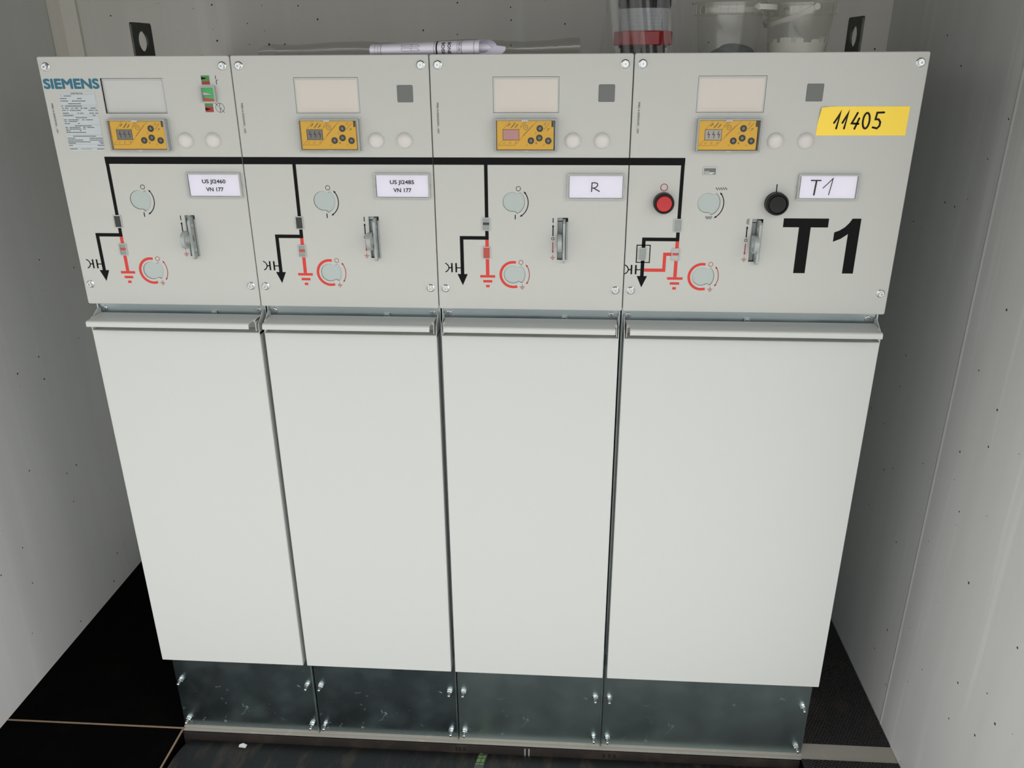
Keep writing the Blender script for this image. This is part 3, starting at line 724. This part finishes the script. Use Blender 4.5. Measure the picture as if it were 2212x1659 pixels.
def pushbutton(par, name, u, z, r, capmat):
    b = MB().lathe([(r + .0006, 0), (r + .0004, -.0030), (r, -.0135), (r - .0012, -.0150), (r - .0026, -.0150), (r - .0028, -.0110)], 48, 0, c=(u * mm, 0, z * mm))
    o = b.build(name, 'black_plastic', par)
    rc = r - .0034
    MB().lathe([(rc, -.0100), (rc, -.0140), (rc - .0010, -.0150), (rc * .5, -.0147), (.0002, -.0145)], 44, 0, c=(u * mm, 0, z * mm)).build('button_cap', capmat, o)
    return o

ENC = [
 ('light grey switchgear cabinet at the left end, with nameplate, lettering and card US JI2460', 'US JI2460', 'dark'),
 ('light grey switchgear cabinet second from the left, with card US JI2485', 'US JI2485', 'dark'),
 ('light grey switchgear cabinet third from the left, with card R and pink reflection painted on its display', 'R', 'blank'),
 ('wide light grey switchgear cabinet at the right end, with large black T1 and yellow sticker', 'T1', 'pale')]
XS = [0., .31, .62, .93]; WS = [.31, .31, .31, .43]
for idx in range(4):
    W = WS[idx]; w_ = W * 1000; last = idx == 3
    cab = thing('switchgear_cabinet', ENC[idx][0], 'cabinet', (XS[idx], 0, 0), 'row of switchgear cabinets')
    e = MB().box(.0012, W - .0012, .0290, .715, .0024, 1.3900, 0)
    for xa in (.0012, W - .0036): e.box(xa, xa + .0024, .0225, .0290, .9600, .9920, 0)          # folded edges seen in the gap strip
    e.box(.0036, W - .0036, .0272, .0290, .9735, .9925, 0); e.box(.0036, W - .0036, .0280, .0290, .9600, .9735, 0)
    body = e.build('enclosure', 'galv', cab)
    cp = control_panel(cab, idx, W)
    # viewing window insert, standing deeper in the first cabinet
    wy = (.0042, .0010, .0008, .0014)[idx]
    f = MB().ring(K(rrect(97.5, 198.0, 1309.6, 1361.0, .6)), K(rrect(99.6, 196.0, 1310.6, 1358.6, 2.5)), wy - .0006, wy + .0030, 0)
    q = MB(); L0, L1, L2 = K(rrect(98.8, 196.6, 1310.0, 1359.2, 3)), K(rrect(100.0, 195.4, 1311.2, 1358.0, 2.4)), K(rrect(106, 189.4, 1317, 1352.2, 1.2))
    n_ = len(L0); q.add([(a, wy + .003, c) for a, c in L0] + [(a, wy - .0002, c) for a, c in L0] + [(a, wy - .0009, c) for a, c in L1] + [(a, wy - .0017, c) for a, c in L2],
                        [(n_ * j + i, n_ * j + n_ + i, n_ * j + n_ + (i + 1) % n_, n_ * j + (i + 1) % n_) for j in range(3) for i in range(n_)] + [tuple(range(3 * n_, 4 * n_))], 0)
    wi = q.build('blank_insert', 'white_window' if idx == 0 else 'window', cab)
    f.build('frame', 'frame_plastic', wi)
    detector(cab, ENC[idx][2])
    for u in (220.9, 266.2): link('blanking_plug', CAP, cab, (u * mm, 0, 1.2677))
    if idx == 0:
        d = MB(); zb, zt = 1327, 1347.8
        d.flat(K([(260, 1327), (280.4, 1327), (280.4, 1330.0), (260, 1333.2)]), -.0004, 1)
        d.flat(K([(260, 1333.2), (280.4, 1330.0), (280.4, zt), (260, zt)]), -.0004, 0)
        d.flat(K([(260, 1336.2), (275.5, 1336.6), (260, 1341)]), -.0006, 2); d.flat(K([(260, 1334.6), (277.8, 1336.0), (275.5, 1336.6), (260, 1336.2)]), -.0006, 3)
        o = d.build('gas_indicator', ['green_flag', 'red_flag', 'plug', 'green_print'], cab); o['label'] = 'green and red gas pressure dial'
        MB().ring(K(rrect(258, 282.2, 1325.4, 1349.4, 1)), K(rrect(260.4, 279.8, 1327.4, 1347.4, .6)), -.0060, -.0001).build('frame', 'clear_edge', o)
        MB().flat(K(rrect(260.2, 280, 1327.2, 1347.6, .6)), -.0056).build('pane', 'clear', o)
        b = MB().text('SIEMENS', .0492, 1.3537, YP, h=.0139, wd=.0895, fat=.0009); o = b.build('brand_lettering', 'teal_print', cp); o['label'] = 'teal capital lettering'
        # nameplate
        b = MB(); b.flat(K(rrect(25, 84.3, 1251.5, 1341.2, .6, 2)), -.0003, 0); yq = -.00042
        def nz(y): return 1341.2 - (y - 100) * .0596
        def nb(x0, x1, y, h=1.15):
            x = x0
            while x < x1 - 4:
                ln = min(random.uniform(18, 60), x1 - x)
                b.flat(K([(25 + x * .0658, nz(y) - h / 2), (25 + (x + ln) * .0658, nz(y) - h / 2), (25 + (x + ln) * .0658, nz(y) + h / 2), (25 + x * .0658, nz(y) + h / 2)]), yq, 1); x += ln + 5
        b.text('SIEMENS', .0548, nz(130) * mm, yq, h=.0024, wd=.0195, m=2); b.text('Typ', .0283, nz(196) * mm, yq, h=.0016, m=1)
        for y, xs in ((195, [(120, 300)]), (260, [(15, 180), (440, 560)]), (322, [(15, 210), (300, 640)]), (388, [(190, 510)]), (450, [(8, 45), (110, 530)]),
                      (503, [(20, 55), (95, 175), (250, 295), (340, 425), (485, 535), (565, 650), (735, 860)]), (560, [(10, 100), (130, 165), (205, 480), (670, 800), (830, 895)]),
                      (628, [(10, 165), (380, 420), (440, 530), (680, 800), (830, 895)]), (688, [(10, 270), (750, 830)]), (745, [(310, 600)]),
                      (798, [(5, 80), (115, 390), (460, 530), (560, 740)]), (842, [(10, 80), (115, 340)]), (893, [(5, 135), (340, 390)]),
                      (955, [(250, 670)]), (995, [(5, 75), (105, 385), (455, 525), (555, 735)]), (1037, [(10, 75), (105, 410), (450, 510)]), (1080, [(5, 120), (350, 400)]), (1122, [(5, 505)]),
                      (1222, [(155, 735)]), (1275, [(5, 200), (560, 895)]), (1322, [(5, 390), (560, 895)]), (1368, [(5, 570), (780, 895)]), (1405, [(5, 190), (820, 895)]), (1460, [(5, 100), (730, 895)]), (1556, [(10, 200), (700, 880)])):
            for a, c in xs: nb(a, c, y)
        b.text('MADE IN GERMANY', .0535, nz(1556) * mm, yq, h=.0013, wd=.0185, m=1)
        for y in (152, 425, 475, 527, 660, 715, 925, 1190, 1435, 1525): b.stroke(K([(25.5, nz(y)), (83.8, nz(y))]), .00018, yq, 1)
        o = b.build('nameplate', ['plate', 'plate_ink', 'ink'], cab); o['label'] = 'silver rating plate sticker with small print'
    else:
        s_ = MB().plate(K(rrect(258.5, 283.0, 1325.0, 1349.9, 1.6)), -.0010, .0005, .0005, 0); s_.build('square_plug', 'square', cab)
    flag_window(cab, 75.2 if last else 76.2, 88.7 if last else 89.8, 1126.4, 1147.9, ['black', 'black', 'bar', 'grey'][idx])
    flag_window(cab, 75.2 if last else 76.4, 88.5 if last else 89.7, 1079.5, 1100.3, ['redbar', 'redbar', 'red', 'white_redbar'][idx])
    for kn in (UP, LO):
        c = MB(); lp = knob_loop(*kn); c.plate(inset(lp, .0002), .0016, .0040, .0003, 0); c.build('shaft_cover', 'rotary', cab)
    selector(cab, idx)
    if last:
        flag_window(cab, 21.6, 35.0, 1079.8, 1100.8, 'grey')
        b = MB(); b.ring(K(rrect(114.8, 136.2, 1215.8, 1228.7, .8)), K(rrect(116.6, 134.4, 1217.6, 1226.9, .4)), -.0012, .0004, 1)
        b.flat(K(rrect(116.4, 134.6, 1217.4, 1227.1)), -.0002, 0)
        zigzag(b, (117.2, 1220.6), (125.6, 1220.6), 1.6, 8, .6, -.0004, 2); b.flat(K([(117, 1218), (130, 1218), (130, 1219), (117, 1219)]), -.0004, 2); b.flat(K([(125.6, 1219), (133, 1219), (133, 1220.6), (125.6, 1220.6)]), -.0004, 2)
        b.build('spring_indicator', ['square', 'frame_plastic', 'plug'], cab)
        pushbutton(cab, 'red_push_button', 56.8, 1173.4, .0158, 'red_button'); pushbutton(cab, 'black_push_button', 232.2, 1173.6, .0172, 'black_plastic')
        label_holder(cab, 262.2, 354.8, 1178.8, 1219.0, 266.4, 351.4, 1181.8, 1216.2, card_T1)
        b = MB(); b.flat(K([(248, 1135.7), (273.2, 1135.7), (273.2, 1061.2), (291.5, 1061.2), (291.5, 1135.7), (318.2, 1135.7), (318.2, 1149.8), (248, 1149.8)]), YP, 0)
        b.flat(K([(368.0, 1150), (354.4, 1150), (350.6, 1143.2), (344.4, 1136.2), (336.8, 1131), (329.1, 1128), (329.1, 1113), (340.4, 1117.8), (350.7, 1125.4), (350.7, 1061.4), (368.0, 1061.4)]), YP, 0)
        b.build('cabinet_lettering', 'black_print', cp)
        # yellow sticker, its top left corner lifting
        b = MB(); st = []
        n1, n2 = 10, 5
        def sp(i, j):
            u = 280.0 + 133.0 * i / n1 + (1.6 * (1 - i / n1)) * (j / n2); z = 1275.9 + 42.0 * j / n2
            lift = max(0., .55 - i / n1 * 4 - (1 - j / n2)) * 6.0
            if lift > 0: u += lift * .5; z -= lift * .5
            return (u * mm, -.0004 - lift * mm, z * mm)
        b.add([sp(i, j) for j in range(n2 + 1) for i in range(n1 + 1)], [(j * (n1 + 1) + i, j * (n1 + 1) + i + 1, (j + 1) * (n1 + 1) + i + 1, (j + 1) * (n1 + 1) + i) for j in range(n2) for i in range(n1)], 0, True)
        def hw(p): return [(304.8 + .2005 * (x - 1490) + .031 * (y - 510), 1294.9 - .2044 * (y - 510)) for x, y in p]
        for stx in ([(1490, 513), (1515, 480), (1540, 440), (1505, 553)], [(1552, 513), (1574, 480), (1598, 440), (1563, 553)], [(1665, 443), (1640, 485), (1620, 517), (1670, 520)], [(1676, 482), (1660, 515), (1640, 555)],
                    [(1858, 440), (1808, 442), (1795, 488), (1818, 488), (1830, 508), (1824, 535), (1805, 552), (1774, 545)]):
            b.brush(K(hw(stx)), .0028, -.0007, 1)
        b.stroke(K(hw([(1727 + 24 * math.cos(a * PI / 12) + 9 * math.sin(a * PI / 12), 498 - 55 * math.sin(a * PI / 12)) for a in range(24)])), .0028, -.0007, 1, True)
        o = b.build('yellow_sticker', ['sticker', 'marker'], cab); o['label'] = 'yellow sticker with 11405 handwritten in black'
    else:
        label_holder(cab, 213.6, 304.2, 1177.4, 1218.2, 217.2, 301.0, 1180.6, 1215.0, r_card([(ENC[idx][1], 1203.9, 38.8), ('VN 177', 1191.2, 28.8)]) if idx < 2 else card_R)
    for u, z in ((13.2, 1378.6), (w_ - 13.0, 1378.6), (12.6, 1028.6), (w_ - 12.8, 1028.6)):
        so = link('flange_screw', SCREW, cab, (u * mm, 0, z * mm)); so.rotation_euler = (0, random.uniform(0, 1.0), 0)
    for u in (12.6, w_ - 16.4): link('rivet', RIVET, cab, (u * mm, .0272, .9775))
    tb = MB().box(-.005, .005, -.0035, 0, 0, .0075, 0); tb.box(-.0022, .0016, -.0040, -.0035, .001, .0066, 1)
    tb.build('strip_tab', ['galv', 'steel'], cab, (.2135, .0272, .9680))
    cable_cover(cab, W)
    pl = MB().plate(rrect(.0018, W - .0018, .0036, .250, .001, 2), .0258, .0288, .0008, 0)
    pl.box(.0018, W - .0018, .0205, .0262, .0024, .0042, 1)
    pl = pl.build('plinth_panel', ['plinth' if idx < 2 else 'plinth_clean_lit', 'channel'], cab)
    for u in (14.2, w_ - 15.2):
        for z in (.1335, .0240):
            so = link('stud_bolt', STUD, pl, (u * mm, .0258, z)); so.rotation_euler = (0, random.uniform(0, 1.), 0)
    if idx < 3: MB().box(W - .0036 + .0012 * (idx > 0), W - .0003, .0232, .0262, .0044, .262, 0).build('edge_strip', 'galv', cab)
    if idx in (0, 3):
        lg = MB(); xx = .0050 if idx == 0 else W - .0075
        lo = [(.300, 1.3850), (.378, 1.3850), (.378, 1.4500), (.3745, 1.4535), (.3035, 1.4535), (.300, 1.4500)]
        ho = [(.339 + .0185 * math.cos(a * PI / 14), 1.4205 + .0185 * math.sin(a * PI / 14)) for a in range(28)]
        lg.holed_x(lo, [ho], xx, xx + .004); lg.build('lifting_lug', 'lug', cab)

# ------------------------------------------------------------------ things lying on top of the cabinets (top is at 1.390)
ZT = 1.3902
# cable trunking in the back left corner
b = MB(); b.add([(x, y, z) for z in (.9, ZC) for x, y in ((-.4105, YB), (-.4100, .7280), (-.3730, .7215), (-.3400, .7300), (-.3385, YB))],
                [(0, 1, 6, 5), (1, 2, 7, 6), (2, 3, 8, 7), (3, 4, 9, 8), (0, 4, 3, 2, 1), (5, 6, 7, 8, 9)])
tag(b.build('cable_trunking', 'trunk'), 'off-white cable trunking running up the back wall behind the left cabinet', 'trunking')
# clear sleeve lying along the tops
b = MB(); nx, na = 40, 20; vs = []
for i in range(nx + 1):
    f = i / nx; x = .322 + .528 * f; h = (.0105 + .0020 * f) * (1 - .10 * math.sin(f * 17)) * (.80 if i in (0,) else 1)
    for k in range(na):
        a = 2 * PI * k / na; j = random.uniform(-.0007, .0007)
        vs.append((x, .135 + .045 * math.cos(a) + j, ZT + .0004 + h + (h) * math.sin(a) * (1 if math.sin(a) < 0 else 1.0) + (j if math.sin(a) > 0 else 0)))
b.add(vs, [(i * na + k, i * na + (k + 1) % na, (i + 1) * na + (k + 1) % na, (i + 1) * na + k) for i in range(nx) for k in range(na)], 0, True)
b.add([(x, .093, ZT + .006 + .008 * (x - .62) / .23 + .0006 * math.sin(x * 300)) for x in [.62 + .23 * k / 30 for k in range(31)]] + [(x, .0915, ZT + .0078 + .008 * (x - .62) / .23 + .0006 * math.sin(x * 300)) for x in [.62 + .23 * k / 30 for k in range(31)]],
      [(k, k + 1, 32 + k, 31 + k) for k in range(30)], 1)  # white seam of the sleeve, its highlight drawn as a white strip
tag(b.build('plastic_sleeve', ['sleeve', 'white_plastic']), 'long flat clear plastic sleeve lying behind the rolled paper on the cabinets', 'sleeve')
# rolled drawing
b = MB(); nx, na = 30, 40; PY, A = .052, .024
def paper_pt(x, a):
    f = (x - .523) / .175; hb = .0090 + .0030 * max(0., min(1., f)); return (x, PY + A * math.cos(a) * (1 + .12 * f), ZT + .0004 + hb + hb * math.sin(a) + .0)
def x_end(a):
    c = math.cos(a)                                               # c<0 is the side that faces the room
    return .694 + .030 * max(0., (c + .55) / 1.55) ** .8 * (1.25 if math.sin(a) < .3 else .8)
vs = []
for i in range(nx + 1):
    for k in range(na):
        a = 2 * PI * k / na; x = .523 + (x_end(a) - .523) * i / nx; vs.append(paper_pt(x, a))
b.add(vs, [(i * na + k, i * na + (k + 1) % na, (i + 1) * na + (k + 1) % na, (i + 1) * na + k) for i in range(nx) for k in range(na)], 0, True)
vs = []                                                           # inner turns of the roll, seen in the open end
for i in range(nx + 1):
    for k in range(33):
        a = PI * .2 + 1.5 * PI * k / 32; x = .530 + (.712 - .02 * abs(k - 16) / 16 - .530) * i / nx; p = paper_pt(x, a); s_ = .70 - .25 * k / 32
        vs.append((x, PY + .003 + (p[1] - PY) * s_, ZT + .010 + (p[2] - ZT - .010) * s_))
b.add(vs, [(i * 33 + k, i * 33 + k + 1, (i + 1) * 33 + k + 1, (i + 1) * 33 + k) for i in range(nx) for k in range(32)], 0, True)
def wrap(x, s):
    """s metres round the roll from its front-top line, downwards"""
    a = PI * .80 + s / .0150; p = paper_pt(x, a); d = Vector((0, math.cos(a) * .5, math.sin(a))).normalized() * .0005
    return (p[0], p[1] + d.y, p[2] + d.z)
def ring_line(x, wd, s0=-.022, s1=.034, m=1):
    q = [s0 + (s1 - s0) * k / 24 for k in range(25)]
    b.add([wrap(x + wd * e, s) for s in q for e in (-.5, .5)], [(2 * k, 2 * k + 1, 2 * k + 3, 2 * k + 2) for k in range(24)], m, True)
ring_line(.628, .0020); ring_line(.624, .0004); ring_line(.531, .0003); ring_line(.536, .0003); ring_line(.5405, .0005); ring_line(.660, .0003); ring_line(.6668, .0005); ring_line(.686, .0004)
for tx, x, h, ln, s0 in (('BOSE', .6385, .0048, .023, .0080), ('BONE', .6480, .0048, .023, .0080), ('FOR USE', .6635, .0027, .019, .005)):
    b.text(tx, 0, 0, 0, h=h, wd=ln, fat=0. if tx == 'FOR USE' else .00012, m=1, fn=lambda p, q, x=x, s0=s0: wrap(x + q, s0 + p))
def seg(p, q, wd=.0004):
    for k in range(6):
        u0 = [p[i] + (q[i] - p[i]) * k / 6 for i in (0, 1)]; u1 = [p[i] + (q[i] - p[i]) * (k + 1) / 6 for i in (0, 1)]
        d = Vector((u1[0] - u0[0], u1[1] - u0[1])); nrm = Vector((-d.y, d.x)).normalized() * wd / 2
        b.add([wrap(u0[0] + nrm.x, u0[1] + nrm.y), wrap(u0[0] - nrm.x, u0[1] - nrm.y), wrap(u1[0] - nrm.x, u1[1] - nrm.y), wrap(u1[0] + nrm.x, u1[1] + nrm.y)], [(0, 1, 2, 3)], 1)
for s0 in (-.001, .007):
    for p, q in (((.573, s0), (.598, s0)), ((.574, s0 + .005), (.600, s0 + .005)), ((.573, s0), (.574, s0 + .005)), ((.588, s0), (.590, s0 + .005)), ((.598, s0), (.602, s0 + .006))): seg(p, q)
tag(b.build('rolled_drawing', ['paper', 'ink']), 'rolled white paper drawing with black print on top of the middle cabinets', 'paper roll')

# red, grey and black fitting in a clear bag
FX, FY = .9655, .285
t = thing('pipe_fitting', 'upright black and grey cylinder with a red octagonal collar, inside clear film', 'fitting', (FX, FY, ZT))
MB().lathe([(.036, .0002), (.040, .003), (.040, .012), (.044, .013), (.044, .018)], 32, 0, axis='z').build('base_ring', 'black_plastic', t)
b = MB(); oc = [(.0535 * math.cos(math.radians(36 * k + 8)), .0535 * math.sin(math.radians(36 * k + 8))) for k in range(10)]
b.add([(p * .97, q * .97, .0165) for p, q in oc] + [(p, q, .018) for p, q in oc] + [(p, q, .0385) for p, q in oc] + [(p * .97, q * .97, .040) for p, q in oc],
      [tuple(range(10)), tuple(range(30, 40))] + [(10 * j + i, 10 * j + (i + 1) % 10, 10 * (j + 1) + (i + 1) % 10, 10 * (j + 1) + i) for j in range(3) for i in range(10)])
b.build('collar', 'red_ring', t)
pr = []
for k in range(14): pr += [(.0440 + (.0005 if k % 2 else 0), .040 + .0028 * k)]
MB().lathe(pr, 40, 0, axis='z').build('ribbed_body', 'grey_cup', t)
pr = [(.0452, .0764), (.0452, .170), (.043, .1745), (.0002, .176)]
b = MB().lathe(pr, 40, 0, axis='z')
for k in range(24):
    a = 2 * PI * k / 24; b.box(-.0012, .0012, -.0012, .0012, .080, .168)
    for q in range(8):
        v = b.v[-8 + q]; b.v[-8 + q] = (v[0] * math.cos(a) - (v[1] - .0452) * math.sin(a), v[0] * math.sin(a) + (v[1] - .0452) * math.cos(a), v[2])
b.build('cap', 'black_plastic', t)
b = MB(); na, nz = 120, 40; vs = []
def crease(a, f):
    return .010 * math.sin(3 * a + 1.2 + f * 2) + .006 * math.sin(7 * a + 3.5 * f) + .0035 * abs(math.sin(11 * a + 5 * f)) + .0016 * math.sin(23 * a + 9 * f)
for j in range(nz + 1):
    f = j / nz
    for k in range(na):
        a = 2 * PI * k / na; r = .076 - .008 * f + crease(a, f) * (.5 + .5 * f)
        fr = max(0., -math.sin(a)); r = r * (1 - .22 * fr)
        vs.append((r * 1.02 * math.cos(a), r * .86 * math.sin(a), .0008 + .185 * f))
b.add(vs, [(j * na + k, j * na + (k + 1) % na, (j + 1) * na + (k + 1) % na, (j + 1) * na + k) for j in range(nz) for k in range(na)], 0, True)
o = b.build('plastic_bag', 'bag', None, (FX, FY, ZT)); tag(o, 'crumpled clear plastic bag around the red and grey fitting', 'bag')

# the two buckets
def bucket(label, x, y, ang, tilt, filled):
    t = thing('bucket', label, 'bucket', (x, y, ZT), 'translucent buckets')
    b = MB(); b.lathe([(.0001, .0008), (.0485, .0008), (.0505, .0030), (.0575, .0700)], 56, 0, axis='z', caps=False)
    b.lathe([(.0575, .0700), (.0582, .0840)], 56, 0, axis='z', caps=False)
    b.build('pail', 'bucket', t)
    r = MB(); r.lathe([(.0590, .0660), (.0620, .0655), (.0625, .0840), (.0612, .0870), (.0585, .0870)], 56, 0, axis='z', caps=False)
    for k in range(28):
        a = 2 * PI * k / 28; r.add([(rr * math.cos(a + d), rr * math.sin(a + d), z) for z in (.0668, .0826) for rr, d in ((.0619, -.008), (.0629, 0), (.0619, .008))], [(0, 1, 4, 3), (1, 2, 5, 4)], 0)
    r.build('rim', 'bucket', t)
    h = MB(); R_ = .0638; n_ = 44
    dv = Vector((math.sin(ang), -math.cos(ang), 0)); sd = Vector((tilt[0], 0, tilt[1])).normalized()
    ax = Vector((math.sin(ang), -math.cos(ang), 0)); nrm = ax.cross(sd).normalized(); vs = []
    for k in range(n_ + 1):
        a = PI * k / n_; rad = ax * math.cos(a) + sd * math.sin(a); p = rad * R_ + Vector((0, 0, .0765))
        for e, q in ((-.0042, 0), (.0042, 0), (.0042, .0014), (-.0042, .0014)): vs.append(tuple(p + nrm * e + rad * q))
    h.add(vs, [(4 * k + i, 4 * k + (i + 1) % 4, 4 * k + 4 + (i + 1) % 4, 4 * k + 4 + i) for k in range(n_) for i in range(4)], 0, False)
    for s in (1, -1):
        c0 = ax * s * (R_ - .003) + Vector((0, 0, .0765)); q1 = Vector((0, 0, 1)); q2 = ax.cross(q1); n2 = 20
        vs = [tuple(c0 + ax * s * d + (q1 * math.cos(2 * PI * i / n2) + q2 * math.sin(2 * PI * i / n2)) * .0056) for d in (0, .0055) for i in range(n2)]
        h.add(vs, [(i, (i + 1) % n2, n2 + (i + 1) % n2, n2 + i) for i in range(n2)] + [tuple(range(n2, 2 * n2))], 0)
    k = h.build('handle', 'white_plastic', t); k['label'] = 'white bail handle'
    if filled:
        p = MB(); p.lathe([(.0001, .0014), (.0480, .0016), (.0497, .0032), (.0512, .0200), (.0001, .0198)], 48, 0, axis='z', caps=False)
        def wallp(a, z): r_ = .0500 + .0070 * (z - .003) / .067; return (r_ * math.cos(a), r_ * math.sin(a), z)
        rnd = random.Random(3)
        for a0, a1, z1 in ((-2.75, -2.55, .026), (-2.42, -2.02, .0275), (-1.86, -1.62, .0265), (-1.35, -1.02, .0245), (-.95, -.80, .0255), (-.66, -.12, .042), (.2, .5, .03), (1.2, 1.8, .03)):
            m_ = 14; top = []
            for i in range(m_ + 1):
                f = i / m_; top.append(z1 - (.012 * (1 - f) ** 1.0 if a0 == -.66 else 0) + rnd.uniform(-.0012, .0012) + (.006 * (i % 3 == 0) if a0 == -.66 and i > 6 else 0))
            vs = [wallp(a0 + (a1 - a0) * i / m_, .0196) for i in range(m_ + 1)] + [wallp(a0 + (a1 - a0) * i / m_, top[i]) for i in range(m_ + 1)]
            p.add(vs, [(i, i + 1, m_ + 2 + i, m_ + 1 + i) for i in range(m_)], 0, True)
        p.build('paint_residue', 'white_paint', t)
    return t
bucket('empty see-through bucket beside the bagged fitting, handle swung to the right', 1.116, .285, .62, (1.0, -.02), False)
bucket('see-through bucket with white paint in the bottom, handle hanging to the left', 1.2465, .315, .16, (-.9, -.42), True)
b = MB(); vs = []; n1, n2 = 24, 8
for j in range(n2 + 1):
    for i in range(n1):
        a = 2 * PI * i / n1; f = j / n2; r = .034 * math.cos(f * PI / 2) * (1 + .18 * math.sin(3 * a + 4 * f) + .08 * math.sin(7 * a)); vs.append((r * math.cos(a), r * .8 * math.sin(a), .0135 * math.sin(f * PI / 2) * (1 + .25 * math.sin(2 * a + 1))))
b.add(vs, [(j * n1 + i, j * n1 + (i + 1) % n1, (j + 1) * n1 + (i + 1) % n1, (j + 1) * n1 + i) for j in range(n2) for i in range(n1)], 0, True)
o = b.build('rag', 'cloth', None, (1.124, .277, ZT + .0024)); tag(o, 'crumpled blue-grey rag in the bottom of the empty bucket', 'rag')
